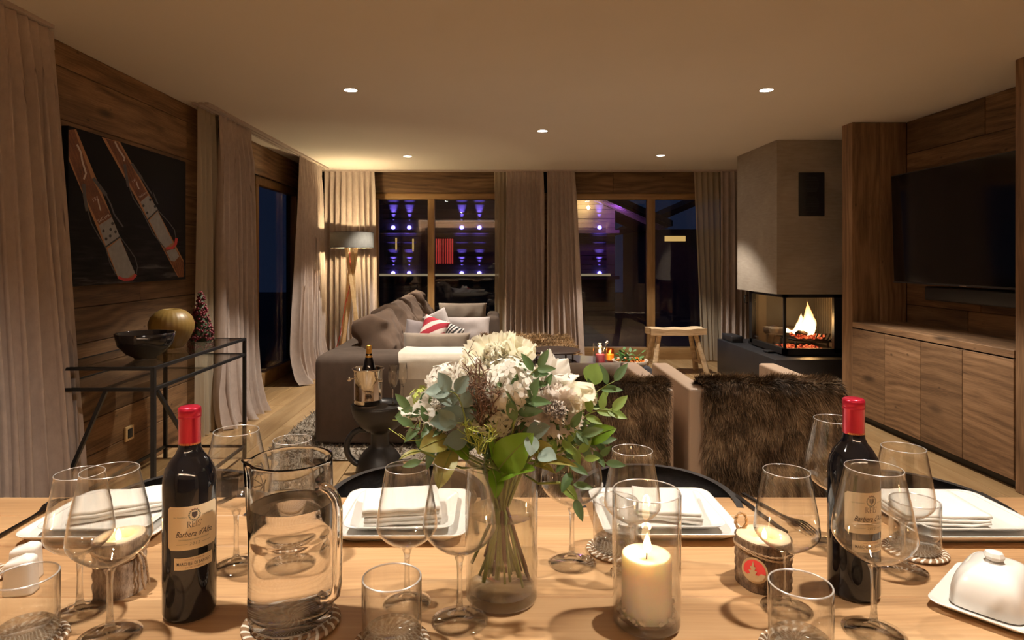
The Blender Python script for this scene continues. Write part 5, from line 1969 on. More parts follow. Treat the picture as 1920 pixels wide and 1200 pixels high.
def serif_reis(parent, r, ac, z0, h, mat):
    """REIS' in roman capitals with serifs, built from small strokes"""
    def bar_(x0, x1, y0, y1):
        return [(x0, y0), (x1, y0), (x1, y1), (x0, y1)]

    def arc(cx, cy_, rx, ry, a0, a1, w0, w1, n=10):
        q = []
        for i in range(n):
            A, B = R(a0 + (a1 - a0) * i / n), R(a0 + (a1 - a0) * (i + 1) / n)
            wa = w0 + (w1 - w0) * sin(pi * i / n)
            wb_ = w0 + (w1 - w0) * sin(pi * (i + 1) / n)
            q.append([(cx + (rx - wa) * cos(A), cy_ + (ry - wa * .6) * sin(A)), (cx + rx * cos(A), cy_ + ry * sin(A)), (cx + rx * cos(B), cy_ + ry * sin(B)), (cx + (rx - wb_) * cos(B), cy_ + (ry - wb_ * .6) * sin(B))])
        return q
    G_ = []
    x = 0.0
    stemq = lambda x: [bar_(x + .08, x + .22, 0, 1), bar_(x, x + .30, 0, .04), bar_(x, x + .30, .96, 1)]
    G_ += stemq(x) + arc(x + .30, .74, .36, .26, -90, 90, .03, .13) + [bar_(x + .2, x + .32, .96, 1), bar_(x + .2, x + .32, .48, .52), [(x + .34, .5), (x + .48, .5), (x + .80, 0), (x + .62, 0)], bar_(x + .60, x + .86, 0, .04)]
    x = .92
    G_ += stemq(x) + [bar_(x + .2, x + .66, .955, 1), bar_(x + .2, x + .68, 0, .045), bar_(x + .2, x + .5, .48, .53), bar_(x + .62, x + .66, .80, 1), bar_(x + .64, x + .69, 0, .22), bar_(x + .47, x + .5, .38, .62)]
    x = 1.72
    G_ += stemq(x)
    x = 2.12
    G_ += arc(x + .29, .745, .27, .255, 30, 270, .03, .12) + arc(x + .27, .26, .30, .265, 90, -150, .03, .13) + [bar_(x + .50, x + .54, .74, .98), bar_(x - .03, x + .01, .02, .28)]
    G_ += [[(2.80, .72), (2.86, .72), (2.92, 1.0), (2.80, 1.0)]]
    wd = 2.95
    m = MB()
    for q in G_:
        area = sum(q[i][0] * q[(i + 1) % 4][1] - q[(i + 1) % 4][0] * q[i][1] for i in range(4))
        if area < 0:
            q = q[::-1]
        m.add([(r * sin(ac + (px - wd / 2) * h * .78 / r), -r * cos(ac + (px - wd / 2) * h * .78 / r), z0 + py * h) for px, py in q], [(0, 1, 2, 3)])
    return m.obj('lettering', mat, parent)


def wine_bottle(loc, label, turn):
    t = thing('wine_bottle', label, 'bottle', (loc[0], loc[1], T0), 0, 'red wine bottles with red capsules')
    MB().lathe([(0, 0.004), (0.02, 0.003), (0.030, 0.0), (0.0345, 0.002), (BR, 0.008), (BR, 0.185), (0.0355, 0.198), (0.0325, 0.211), (0.026, 0.2225), (0.0195, 0.2305), (0.0158, 0.239), (0.0148, 0.25), (0.0146, 0.285), (0, 0.29)], 72).obj('body', 'bottle_dark', t)
    cp = MB().lathe([(0.0149, 0.240), (0.0152, 0.2405), (0.0152, 0.283), (0.0158, 0.2835), (0.0158, 0.2855), (0.0153, 0.286), (0.0158, 0.2865), (0.0158, 0.294), (0.0152, 0.2975), (0.013, 0.299), (0.008, 0.2988), (0.0055, 0.2995), (0, 0.2995)], 48).obj('capsule', 'capsule', t)
    arc_text(cp, 'capsule_lettering', 'MARCHESI DI BAROLO', 0.0042, 0.01535, turn - 0.1, 0.2455, 'gold_ink', bold=0.01, width=0.034)
    ac = turn
    hw = 0.037 / BR
    lb = arc_patch(t, 'front_label', 'paper', BR + 0.0003, ac - hw, ac + hw, 0.105, 0.166, 0.004)
    r2 = BR + 0.0005
    serif_reis(lb, r2, ac, 0.1365, 0.0085, 'ink')
    arc_text(lb, 'lettering', "Barbera d'Alba", 0.0118, r2, ac, 0.1235, 'ink', 0.45, 1.0, 0.004, 0.051)
    arc_text(lb, 'small_print', 'DENOMINAZIONE DI ORIGINE CONTROLLATA', 0.0027, r2, ac, 0.1185, 'ink_grey', width=0.042)
    arc_text(lb, 'vintage', '2012', 0.0056, r2, ac, 0.1115, 'ink_grey', 0.2, 1.3)
    arc_line(lb, r2, ac - 0.024 / BR, ac - 0.009 / BR, 0.1130, 0.0004, 'ink_grey')
    arc_line(lb, r2, ac + 0.009 / BR, ac + 0.024 / BR, 0.1130, 0.0004, 'ink_grey')
    arc_text(lb, 'small_print', 'VIN TENIMENTI', 0.0026, r2, ac - 0.019 / BR, 0.1500, 'ink_grey', width=0.018)
    arc_text(lb, 'small_print', 'IMBOTTIGLIATO', 0.0026, r2, ac + 0.019 / BR, 0.1500, 'ink_grey', width=0.018)
    # crest: wreath ring of leaves round a shield
    cr = MB()
    for k in range(16):
        a = 2 * pi * k / 16
        u, v = 0.0072 * cos(a), 0.0072 * sin(a)
        q = []
        for dx, dz in ((-.0014, -.0006), (.0004, -.0012), (.0016, .0004), (-.0002, .0013)):
            c_, s_ = cos(a + 0.8), sin(a + .8)
            x = u + dx * c_ - dz * s_
            z = v + dx * s_ + dz * c_
            q.append((r2 * sin(ac + x / r2), -r2 * cos(ac + x / r2), 0.1535 + z))
        cr.add(q, [(0, 1, 2, 3)])
    cr.obj('crest_wreath', 'ink_grey', lb)
    cr = MB()
    q = [(x, z) for x, z in ((-.0036, .004), (.0036, .004), (.0036, -.001), (0, -.005), (-.0036, -.001))]
    cr.add([((r2 + .0001) * sin(ac + x / r2), -(r2 + .0001) * cos(ac + x / r2), 0.1535 + z) for x, z in q], [(4, 3, 2, 1, 0)])
    cr.obj('crest_shield', 'ink', lb)
    cr = MB()
    q = [(x, z) for x, z in ((-.004, .0062), (.004, .0062), (.004, .0088), (.002, .0074), (0, .0092), (-.002, .0074), (-.004, .0088))]
    cr.add([(r2 * sin(ac + x / r2), -r2 * cos(ac + x / r2), 0.1535 + z) for x, z in q], [(0, 1, 2, 3, 4, 5, 6)])
    cr.obj('crest_crown', 'ink_red', lb)
    l2 = arc_patch(t, 'lower_label', 'paper', BR + 0.0003, ac - 0.027 / BR, ac + 0.027 / BR, 0.0775, 0.0945)
    arc_text(l2, 'lettering', 'MARCHESI DI BAROLO', 0.0062, r2, ac, 0.0838, 'ink', bold=0.008, width=0.047)
    arc_text(l2, 'small_print', 'CANTINE STORICHE', 0.0024, r2, ac, 0.0908, 'ink_red', width=0.026)
    arc_text(l2, 'small_print', 'DAL 1861 IN BAROLO', 0.0024, r2, ac, 0.0800, 'ink_red', width=0.024)
    return t


wine_bottle((-0.444, 0.931), 'red capped wine bottle on the left, before the water carafe', 0.62)
wine_bottle((0.552, 0.985), 'red capped wine bottle on the right, beside the large wine glass', 0.18)

# ---- plates, napkins, cutlery


def sq_plate(name, parent, s, d, z, h, rc, mat='porcelain'):
    """square plate with raised rim"""
    def ring(half_x, half_y, rr_, zz, n=8):
        out = []
        for qx, qy, a0 in ((1, 1, 0), (-1, 1, 90), (-1, -1, 180), (1, -1, 270)):
            for k in range(n + 1):
                a = R(a0 + 90 * k / n)
                out.append((qx * (half_x - rr_) + rr_ * cos(a), qy * (half_y - rr_) + rr_ * sin(a), zz))
        return out
    X, Y = s / 2, d / 2
    rings = [ring(X * .7, Y * .7, rc * .7, z), ring(X * .78, Y * .78, rc * .75, z), ring(X * .98, Y * .98, rc, z + h * .8), ring(X, Y, rc, z + h * .95), ring(X * .995, Y * .995, rc, z + h), ring(X * .97, Y * .97, rc * .95, z + h * .97),
             ring(X * .80, Y * .80, rc * .75, z + h * .36), ring(X * .74, Y * .74, rc * .7, z + h * .30)]
    n = len(rings[0])
    vs, fs = [], []
    for r in rings:
        vs += r
    for j in range(len(rings) - 1):
        for k in range(n):
            k2 = (k + 1) % n
            fs.append((j * n + k, j * n + k2, (j + 1) * n + k2, (j + 1) * n + k))
    fs.append(tuple(range(n))[::-1])
    fs.append(tuple((len(rings) - 1) * n + k for k in range(n)))
    m = MB()
    m.add(vs, fs, True)
    m.sm[-1] = m.sm[-2] = False
    return m


def napkin_mb(w_, d_, layers, seed, th=0.0075):
    m = MB()
    rr = random.Random(seed)
    for k in range(layers):
        z0 = k * th
        sx = w_ / 2 * (1 - 0.02 * rr.random())
        sy = d_ / 2 * (1 - 0.03 * rr.random())
        ox, oy = rr.uniform(-.003, .003), rr.uniform(-.002, .002)

        def fn(u, v):
            # closed rounded slab section swept across: u across width, v round the section
            x = (2 * u - 1) * sx
            a = 2 * pi * v
            e = 0.28
            cy_, sy_ = cos(a), sin(a)
            y = math.copysign(abs(cy_) ** e, cy_) * sy
            z = math.copysign(abs(sy_) ** 0.6, sy_) * th * 0.52 * (1.25 if y < -sy * .8 else 1)
            wv = 0.0034 * mnoise.noise(Vector((x * 26, y * 20, seed + k * 3)))
            wv += 0.010 * max(0, abs(2 * u - 1) - .6) * mnoise.noise(Vector((y * 35, k, seed)))
            return (x + ox, y + oy, z0 + th * .55 + z + wv)
        g_ = MB().grid(lambda u, v: fn(u, 1 - v), 14, 28)
        # end caps
        w1 = 15
        capl = [w1 * j for j in range(28)]
        capr = [w1 * j + 14 for j in range(28)]
        g_.f.append(tuple(capl))
        g_.sm.append(False)
        g_.f.append(tuple(capr[::-1]))
        g_.sm.append(False)
        m.add(g_.v, g_.f, True)
    return m


places = [(-0.735, 1.250, 'leftmost place', -32, 0.0), (-0.178, 1.255, 'place left of the bouquet', 6, 0.0), (0.325, 1.260, 'place behind the candle glass', -22, 0.0), (0.885, 1.250, 'rightmost place', 0, 0.0)]
for i, (x, y, nm, na, pr) in enumerate(places):
    o = sq_plate('plate', None, 0.255, 0.235, 0.0, 0.021, 0.028).obj('dinner_plate', 'porcelain', None, (x, y, T0), (0, 0, 0))
    tag(o, 'larger white square plate, lower of two, at the ' + nm, 'plate', 'large square plates')
    o = sq_plate('plate', None, 0.205, 0.19, 0.0, 0.014, 0.024).obj('starter_plate', 'porcelain', None, (x, y, T0 + 0.0125), (0, 0, 0))
    tag(o, 'smaller white square plate, upper of two, at the ' + nm, 'plate', 'small square plates')
    zt = T0 + 0.0195
    if i == 0:
        m = napkin_mb(0.20, 0.10, 3, 51)
        loc, rz = (x + 0.01, y + 0.02, zt), R(28)
    elif i == 1:
        m = napkin_mb(0.145, 0.115, 4, 52, 0.0085)
        loc, rz = (x - 0.002, y - 0.015, zt), R(8)
    elif i == 2:
        m = napkin_mb(0.125, 0.125, 3, 53, 0.0075)
        loc, rz = (x + 0.01, y - 0.005, zt), R(-10)
    else:
        m = napkin_mb(0.155, 0.145, 3, 54, 0.007)
        loc, rz = (x - 0.045, y + 0.0, zt), R(-4)
    o = m.obj('napkin', 'napkin', None, loc, (0, 0, rz))
    tag(o, 'folded white cloth napkin on the plates at the ' + nm, 'napkin', 'folded napkins')

M['black_cutlery'] = pbr('black_steel_cutlery', (0.035, 0.030, 0.028), 0.28, 0.8)
knife = MB()
knife.prism([(-0.004, -0.105), (0.004, -0.105), (0.0035, 0.0), (0.0065, 0.02), (0.0075, 0.07), (0.004, 0.105), (-0.004, 0.10), (-0.0035, 0.0)], 0.0, 0.0042)
knife_me = knife.mesh('knife', 'black_cutlery')
fork = MB()


def fk(u, v, k):
    return


def fork_mesh():
    m = MB()
    zc = lambda y: 0.003 + 0.010 * max(0, (y - 0.03) / 0.07) * (1 if y < .075 else max(0.0, 1 - (y - .075) / .035))
    P = [(0.0045, -0.10), (0.0035, -0.05), (0.0028, 0.02), (0.004, 0.04), (0.0105, 0.058), (0.0115, 0.066)]
    vs, fs = [], []
    for hw, y in P:
        z = zc(y)
        vs += [(-hw, y, z), (hw, y, z), (hw, y, z + 0.0028), (-hw, y, z + 0.0028)]
    for i in range(len(P) - 1):
        a, b = 4 * i, 4 * i + 4
        for k in range(4):
            k2 = (k + 1) % 4
            fs.append((a + k, a + k2, b + k2, b + k))
    fs.append((0, 3, 2, 1))
    fs.append(tuple(len(vs) - 4 + k for k in range(4)))
    m.add(vs, fs)
    for k in range(4):
        x = -0.0097 + k * 0.00647
        pts = [(x, 0.065 + j * 0.012, zc(0.065 + j * 0.012) + 0.0014) for j in range(5)]
        m.tube(pts, [0.0017, 0.0016, 0.0015, 0.0013, 0.0008], 6)
    return m.mesh('fork', 'black_cutlery')


fork_me = fork_mesh()


def cut(me, nm, p0, p1, label):
    """piece of cutlery pointing from photo point p0 (handle end) to p1, lying on the table"""
    a, b = spt(*p0), spt(*p1)
    d = b - a
    o = inst(nm, me, None, ((a.x + b.x) / 2, (a.y + b.y) / 2, T0), (0, 0, math.atan2(d.y, d.x) - pi / 2))
    tag(o, label, nm, 'black cutlery')


cut(fork_me, 'fork', (8, 1004), (88, 958), 'black fork on the left of the leftmost plate, nearest the plate')
cut(knife_me, 'knife', (300, 990), (418, 941), 'black knife on the right of the leftmost plate')
cut(fork_me, 'fork', (892, 990), (884, 941), 'black fork right of the plate beside the flower vase')
cut(knife_me, 'knife', (1156, 1002), (1127, 935), 'black knife left of the plate behind the candle glass')
cut(knife_me, 'knife', (1452, 985), (1384, 936), 'black knife right of the plate behind the candle glass')
cut(fork_me, 'fork', (1412, 940), (1496, 988), 'black fork lying before the large glass behind the right bottle')
cut(knife_me, 'knife', (1938, 988), (1856, 938), 'outer black knife right of the rightmost plate')
cut(knife_me, 'knife', (1915, 995), (1836, 943), 'inner black knife right of the rightmost plate')

# ---- bark candle holders
M['bark'] = None


def bark_mat(name, c0, c1, c2):
    t = NT(name)
    v = t.coords((1, 1, 0.22))
    nz = t.n('TexNoise', _0=v, Scale=140.0, Detail=6.0, Roughness=0.7)
    n2 = t.n('TexNoise', _0=t.coords(), Scale=45.0, Detail=4.0)
    f = t.math('ADD', t.math('MULTIPLY', nz.outputs[0], 0.6), t.math('MULTIPLY', n2.outputs[0], 0.4))
    c = t.ramp(f.outputs[0], [(0.36, c0), (0.5, c1), (0.66, c2)])
    b = t.n('BsdfPrincipled', Base_Color=c.outputs[0], Roughness=0.9)
    t.put(b.inputs['Normal'], t.n('Bump', Strength=1.0, Distance=0.006, Height=f.outputs[0]))
    return t.done(b)


M['bark'] = bark_mat('brown_bark', (0.035, 0.018, 0.009), (0.16, 0.095, 0.05), (0.34, 0.23, 0.14))
M['bark_pale'] = bark_mat('grey_bark', (0.10, 0.07, 0.05), (0.36, 0.27, 0.20), (0.62, 0.52, 0.41))
M['cut_wood'] = pbr('fresh_cut_wood', (0.78, 0.60, 0.40), 0.6, noise=0.12, nscale=60)
M['jute'] = pbr('jute_string', (0.42, 0.28, 0.16), 0.9, noise=0.35, nscale=200)
M['tealight_wax'] = pbr('tealight_wax', (0.95, 0.70, 0.36), 0.4, sss=0.5, sub=(0.02, 0.01, 0.004))


def rope(m, pts, r=0.0011):
    """two twisted strands along a path"""
    pts = [Vector(p) for p in pts]
    for s in (0, pi):
        out = []
        for i, p in enumerate(pts):
            d = (pts[min(i + 1, len(pts) - 1)] - pts[max(i - 1, 0)]).normalized()
            a = d.orthogonal().normalized()
            b = d.cross(a)
            t_ = i * 1.1 + s
            out.append(p + (a * cos(t_) + b * sin(t_)) * r * 0.8)
        m.tube(out, r, 6)


def dense(pts, n):
    pts = [Vector(p) for p in pts]
    out = []
    for i in range(len(pts) - 1):
        for k in range(n):
            out.append(pts[i].lerp(pts[i + 1], k / n))
    return out + [pts[-1]]


def bark_holder(loc, r, h, label, mat, seed, tilt=0.0):
    t = thing('bark_candle_holder', label, 'candle holder', (loc[0], loc[1], T0))
    hol = 0.021
    ang = lambda p, a: Vector((p.x * (1 + 0.05 * mnoise.noise(Vector((cos(a) * 2, sin(a) * 2, p.z * 9 + seed)))), p.y * (1 + 0.05 * mnoise.noise(Vector((cos(a) * 2, sin(a) * 2, p.z * 9 + seed)))), p.z + (tilt * p.x * (p.z / h))))
    sides = [(0, 0.0), (r * 0.96, 0.0)]
    for k in range(15):
        sides.append((r * (1 + 0.03 * sin(k * 2.1 + seed)), 0.002 + (h - 0.003) * k / 14))
    sides.append((r * 0.965, h))
    MB().lathe(sides, 72, fn=ang).obj('bark', mat, t)
    MB().lathe([(r * 0.955, h - 0.001), (r * 0.94, h + 0.0012), (hol, h + 0.001), (hol, h - 0.016)], 60, fn=ang).obj('cut_top', 'cut_wood', t)
    MB().lathe([(0, h - 0.010), (hol - 0.001, h - 0.010), (hol - 0.0005, h - 0.013), (0, h - 0.014)], 36, fn=ang).obj('tealight', 'tealight_wax', t)
    wick(t, (0, -0.004, h - 0.0102), 0.008)
    flame(t, (0, -0.004, h - 0.006), 0.021, 0.0042)
    point('tealight_light', (loc[0], loc[1] - 0.004, T0 + h + 0.008), 0.16, (1.0, 0.6, 0.26), 0.004)
    return t


bl = bark_holder((-0.583, 0.995), 0.0375, 0.083, 'pale bark log candle holder with string tassel, behind the left wine glasses', 'bark_pale', 4, 0.06)
m = MB()
ring_ = [(0.0395 * cos(a), 0.0395 * sin(a), 0.067 + 0.004 * sin(a * 2)) for a in [2 * pi * k / 90 for k in range(91)]]
rope(m, ring_)
rope(m, [(x, y, z - 0.004 + 0.003 * sin(3 * k / 20)) for k, (x, y, z) in enumerate(ring_)])
rope(m, dense([(0.036, -0.018, 0.068), (0.043, -0.018, 0.05), (0.045, -0.017, 0.02), (0.048, -0.016, 0.008)], 16))
rope(m, dense([(0.036, -0.014, 0.068), (0.046, -0.012, 0.055), (0.050, -0.012, 0.03), (0.052, -0.012, 0.014)], 16))
m.obj('string', 'jute', bl)
br_ = bark_holder((0.4255, 1.015), 0.0415, 0.075, 'brown bark log candle holder with red tree badge, behind the front right tumbler', 'bark', 9)
m = MB()
ring_ = [(0.0433 * cos(a), 0.0433 * sin(a), 0.061 + 0.003 * sin(a * 2 + 1)) for a in [2 * pi * k / 90 for k in range(91)]]
rope(m, ring_)
rope(m, [(x, y, z - 0.0045 + 0.004 * sin(k / 20)) for k, (x, y, z) in enumerate(ring_)])
lp = [(-0.026 + 0.010 * cos(a) * 0.9, 0.024, 0.088 + 0.013 * sin(a)) for a in [R(-100 + k * 14) for k in range(25)]]
rope(m, lp, 0.0016)
m.obj('string', 'jute', br_)
# round badge with spruce cut-out before a red disc
bd = Vector((-0.62, -0.785, 0)).normalized()
tx = Vector((0.785, -0.62, 0)).normalized()


def badge(pts, off, nm, mat, par):
    return MB().add([bd * (0.0445 + off) + tx * x + Vector((0, 0, 0.036 + z)) for x, z in pts], [tuple(range(len(pts)))]).obj(nm, mat, par)


cir = lambda r, n=28: [(r * cos(2 * pi * k / n), r * 1.0 * sin(2 * pi * k / n)) for k in range(n)]
M['badge_wood'] = pbr('thin_wood_badge', (0.55, 0.38, 0.20), 0.7, noise=0.15, nscale=90)
M['badge_red'] = pbr('red_felt', (0.80, 0.07, 0.06), 0.8)
b0 = badge(cir(0.0195), 0.0002, 'badge', 'badge_wood', br_)
badge(cir(0.0165), 0.0008, 'red_disc', 'badge_red', b0)
badge([(-0.0165, -.004), (-.013, -0.011), (-.006, -.0162), (0.004, -.0164), (.012, -.012), (0.0166, -.003), (.010, -.002), (.004, -.008), (-0.004, -.012)], 0.0013, 'snow_bank', 'badge_wood', b0)
badge([(-.005, -.013), (-.002, -.013), (.001, -.012), (0.006, -.006), (0.001, -.006), (0.004, .0), (0.0, 0.0), (0.002, .006), (-.0005, .006), (-.002, .015), (-.0045, .006), (-.007, .006), (-.0045, 0.0), (-.009, 0.0), (-.006, -.006), (-.011, -.006), (-.006, -.012)][::1], 0.0016, 'spruce', 'badge_wood', b0)

# ---- pillar candle in tall glass
cg = thing('candle_cylinder', 'tall clear glass cylinder around the lit ivory pillar candle', 'candle holder', (0.214, 0.9037, T0))
MB().lathe([(0, 0.001), (0.040, 0), (0.0458, 0.003), (0.0475, 0.008), (0.0475, 0.184), (0.0467, 0.186), (0.0455, 0.186), (0.0448, 0.184), (0.0447, 0.016), (0.042, 0.0125), (0, 0.0115)], 64).obj('glass', 'wine_glass', cg)
MB().lathe([(0, 0.0009), (0.0398, 0.0004), (0.0455, 0.0034), (0.0468, 0.008), (0.0445, 0.0122), (0.0, 0.0112)], 64).obj('thick_base', 'block_glass', cg)
MB().tube([(0.0462 * cos(2 * pi * k / 64), 0.0462 * sin(2 * pi * k / 64), 0.1863) for k in range(64)], 0.0009, 6, closed=True).obj('rim', 'rim_glass', cg)
pc = thing('pillar_candle', 'thick ivory pillar candle burning inside the tall glass cylinder', 'candle', (0.214, 0.9037, T0 + 0.0126))
MB().lathe([(0, 0), (0.0335, 0), (0.0345, 0.002), (0.0345, 0.080), (0.034, 0.0835), (0.0325, 0.085), (0.030, 0.0835), (0.024, 0.080), (0.01, 0.0775), (0, 0.077)], 56).obj('wax', 'wax', pc)
wick(pc, (0, 0, 0.0768), 0.013)
flame(pc, (0.001, 0, 0.085), 0.030, 0.0058)
rr = random.Random(12)
m = MB()
for k in range(60):
    a = rr.uniform(0, 2 * pi)
    r = rr.uniform(0.037, 0.0405)
    bm = bmesh.new()
    bmesh.ops.create_icosphere(bm, subdivisions=1, radius=1)
    s = rr.uniform(0.0018, 0.004)
    m.bm(bm, Matrix.Translation((r * cos(a), r * sin(a), 0.003 + rr.random() ** 2 * 0.012)) @ Matrix.Rotation(rr.uniform(0, 6), 4, 'X') @ Matrix.Diagonal((s, s, s * .7, 1)))
tag(m.obj('salt_crystals', 'napkin', None, (0.214, 0.9037, T0 + 0.0126)), 'white salt crystals round the foot of the pillar candle', 'salt', kind='stuff')
point('candle_light', (0.214, 0.9037, T0 + 0.0126 + 0.108), 0.45, (1.0, 0.62, 0.28), 0.006)

# ---- salt and pepper


def shaker(loc, label, holes):
    t = thing('salt_shaker', label, 'shaker', (loc[0], loc[1], T0), R(8), 'white porcelain shakers')
    m = MB()

    def fn(u, v):
        a = 2 * pi * u
        e = 0.5
        c_, s_ = cos(a), sin(a)
        x = math.copysign(abs(c_) ** e, c_) * 0.0225
        y = math.copysign(abs(s_) ** e, s_) * 0.0150
        k = 1 - 0.10 * v if v < .85 else (1 - 0.10 * v) * sqrt(max(0.0, 1 - ((v - .85) / .15) ** 2 * .9))
        return (x * k, y * k, 0.055 * v + 0.003 * v * (x / 0.0225))
    m.grid(lambda u, v: fn(u, v), 40, 20, True, True)
    n = len(m.v)
    m.f.append(tuple(range(n - 40, n)))
    m.sm.append(True)
    m.f.append(tuple(range(40))[::-1])
    m.sm.append(False)
    m.obj('body', 'porcelain', t)
    for hx in holes:
        MB().lathe([(0, 0.0), (0.0008, 0.0)], 8).obj('hole', 'dark_gap', t, (hx, 0, 0.0578 + 0.1 * hx))


shaker((-0.731, 0.987), 'front white shaker of the pair behind the left tumbler', (-0.004, 0.004))
shaker((-0.755, 1.030), 'rear white shaker of the pair, with pinholes in its top', (-0.005, 0.0, 0.005))
coaster(-0.838, 1.02, 'braided coaster cut by the left edge, behind the salt shakers')

# ---- butter dish
bd_ = thing('butter_dish', 'white porcelain butter dish with domed lid at the right edge', 'butter dish', (0.745, 0.955, T0), R(41))
sq_plate('dish', None, 0.185, 0.13, 0.0, 0.013, 0.02).obj('dish', 'porcelain', bd_)
m = MB()


def dome(u, v):
    a = 2 * pi * u
    e = 0.42
    c_, s_ = cos(a), sin(a)
    q = cos(pi / 2 * v) ** 0.55 if v < 1 else 0
    return (math.copysign(abs(c_) ** e, c_) * 0.066 * q, math.copysign(abs(s_) ** e, s_) * 0.047 * q, 0.0062 + 0.056 * sin(pi / 2 * v) ** 0.9)


m.grid(dome, 64, 22, True, True)
lid = m.obj('lid', 'porcelain', bd_)
m = MB()
m.lathe([(0, 0.060), (0.006, 0.0605), (0.0055, 0.063), (0.0115, 0.066), (0.0135, 0.071), (0.011, 0.076), (0.004, 0.078), (0, 0.0782)], 8, smooth=False)
m.obj('knob', 'porcelain', lid)

# ================================================================== VASE AND BOUQUET
VX, VY = 0.010, 0.972
vs_ = thing('flower_vase', 'clear glass cylinder vase of water holding the white bouquet', 'vase', (VX, VY, T0))
MB().lathe([(0, 0.001), (0.048, 0), (0.0535, 0.003), (0.055, 0.008), (0.055, 0.2005), (0.0542, 0.2025), (0.053, 0.2025), (0.0522, 0.2005), (0.0522, 0.020), (0.050, 0.016), (0, 0.0155)], 72).obj('glass', 'wine_glass', vs_)
MB().tube([(0.0537 * cos(2 * pi * k / 64), 0.0537 * sin(2 * pi * k / 64), 0.2026) for k in range(64)], 0.0009, 6, closed=True).obj('rim', 'rim_glass', vs_)
MB().lathe([(0, 0.0012), (0.048, 0.0006), (0.0532, 0.0034), (0.0545, 0.008), (0.052, 0.0165), (0, 0.0153)], 72).obj('thick_base', 'block_glass', vs_)
M['vase_water'] = thin_glass('vase_water', 1.33, (0.95, 0.945, 0.90), 1.0)
MB().lathe([(0, 0.0165), (0.050, 0.017), (0.0519, 0.021), (0.0519, 0.131), (0.051, 0.130), (0, 0.130)], 72).obj('water', 'vase_water', vs_)

M['petal'] = None


def petal_mat(name, c, c2):
    t = NT(name)
    nz = t.n('TexNoise', _0=t.coords(rnd=3.0), Scale=60.0, Detail=3.0)
    cc = t.mix(nz.outputs[0], c2, c)
    d = t.n('BsdfPrincipled', Base_Color=cc, Roughness=0.6)
    d.inputs['Specular IOR Level'].default_value = 0.2
    tl = t.n('BsdfTranslucent', Color=cc)
    return t.done(t.n('MixShader', _0=0.42, _1=d.outputs[0], _2=tl.outputs[0]))


M['petal'] = petal_mat('white_petal', (0.95, 0.93, 0.88), (0.88, 0.85, 0.76))
M['petal_cream'] = petal_mat('cream_petal', (0.93, 0.90, 0.78), (0.86, 0.82, 0.64))
M['petal_blush'] = petal_mat('blush_white_petal', (0.95, 0.90, 0.85), (0.90, 0.82, 0.74))


def leaf_mat(name, c, c2, rough=0.45):
    t = NT(name)
    oi = t.n('ObjectInfo')
    nz = t.n('TexNoise', _0=t.coords(rnd=5.0), Scale=25.0, Detail=3.0)
    f = t.math('ADD', t.math('MULTIPLY', oi.outputs['Random'], 0.6), t.math('MULTIPLY', nz.outputs[0], 0.4))
    cc = t.mix(f.outputs[0], c, c2)
    d = t.n('BsdfPrincipled', Base_Color=cc, Roughness=rough)
    tl = t.n('BsdfTranslucent', Color=cc)
    return t.done(t.n('MixShader', _0=0.25, _1=d.outputs[0], _2=tl.outputs[0]))


M['leaf_green'] = leaf_mat('fresh_green_leaf', (0.10, 0.24, 0.012), (0.20, 0.36, 0.03), 0.38)
M['leaf_olive'] = leaf_mat('olive_yellow_leaf', (0.25, 0.25, 0.05), (0.36, 0.33, 0.09), 0.5)
M['leaf_sprig'] = leaf_mat('dark_sprig_leaf', (0.045, 0.10, 0.03), (0.11, 0.19, 0.065), 0.45)
M['leaf_lime'] = leaf_mat('lime_sprig_leaf', (0.15, 0.26, 0.04), (0.25, 0.36, 0.09), 0.45)
M['leaf_euc'] = leaf_mat('blue_grey_eucalyptus', (0.15, 0.22, 0.19), (0.24, 0.31, 0.26), 0.6)
M['stem'] = pbr('green_stem', (0.20, 0.25, 0.06), 0.5, noise=0.3, nscale=30)
M['twig'] = pbr('brown_twig', (0.13, 0.07, 0.04), 0.8, noise=0.3, nscale=60)
M['bud_lime'] = pbr('lime_bud', (0.42, 0.50, 0.10), 0.5)


def petal_mesh(name, L, W, cup, ruffle, mat, n=6, seed=0, tipw=0.9):
    """petal growing along +X, cupping up in Z"""
    m = MB()

    def fn(u, v):
        b = 2 * v - 1
        wd = W / 2 * (0.18 + 0.82 * sin(pi / 2 * min(1, u * 1.25)) ** 0.8) * (1 if u < 0.75 else 1 - (1 - tipw) * ((u - 0.75) / 0.25) ** 2)
        x = L * u * (1 - 0.18 * b * b * u * u)
        y = b * wd
        z = cup * L * u * u + cup * 0.7 * W * b * b * u
        z += ruffle * u ** 2 * sin(b * 7.5 + seed) * (0.6 + 0.4 * sin(b * 17 + seed * 2))
        x += ruffle * 0.9 * u ** 3 * sin(b * 19 + seed)
        z += ruffle * 0.5 * u ** 3 * sin(b * 31 + seed * 3)
        return (x, y, z)
    m.grid(fn, n, 14)
    return m.mesh(name, mat)


def bp(px, py, dy=0.0):
    return at(px, py, VY + dy)


def dir_mat(p, axis, roll=0.0):
    q = Vector(axis).normalized().to_track_quat('Z', 'Y').to_matrix().to_4x4()
    return Matrix.Translation(p) @ q @ Matrix.Rotation(roll, 4, 'Z')


def stem_pts(p, lean):
    """from the bloom down through the vase neck to the water"""
    p = Vector(p)
    a = Vector((VX + lean[0] * 0.035, VY + lean[1] * 0.03, TZ + 0.195))
    b = Vector((VX - lean[0] * 0.035, VY - lean[1] * 0.035, TZ + 0.035))
    mid = p.lerp(a, 0.55) + Vector((0, 0, -0.01))
    out = []
    c = [p, mid, a, a.lerp(b, .5), b]
    for i in range(len(c) - 1):
        for k in range(4):
            out.append(c[i].lerp(c[i + 1], k / 4))
    return out + [c[-1]]


LEANS = random.Random(77)


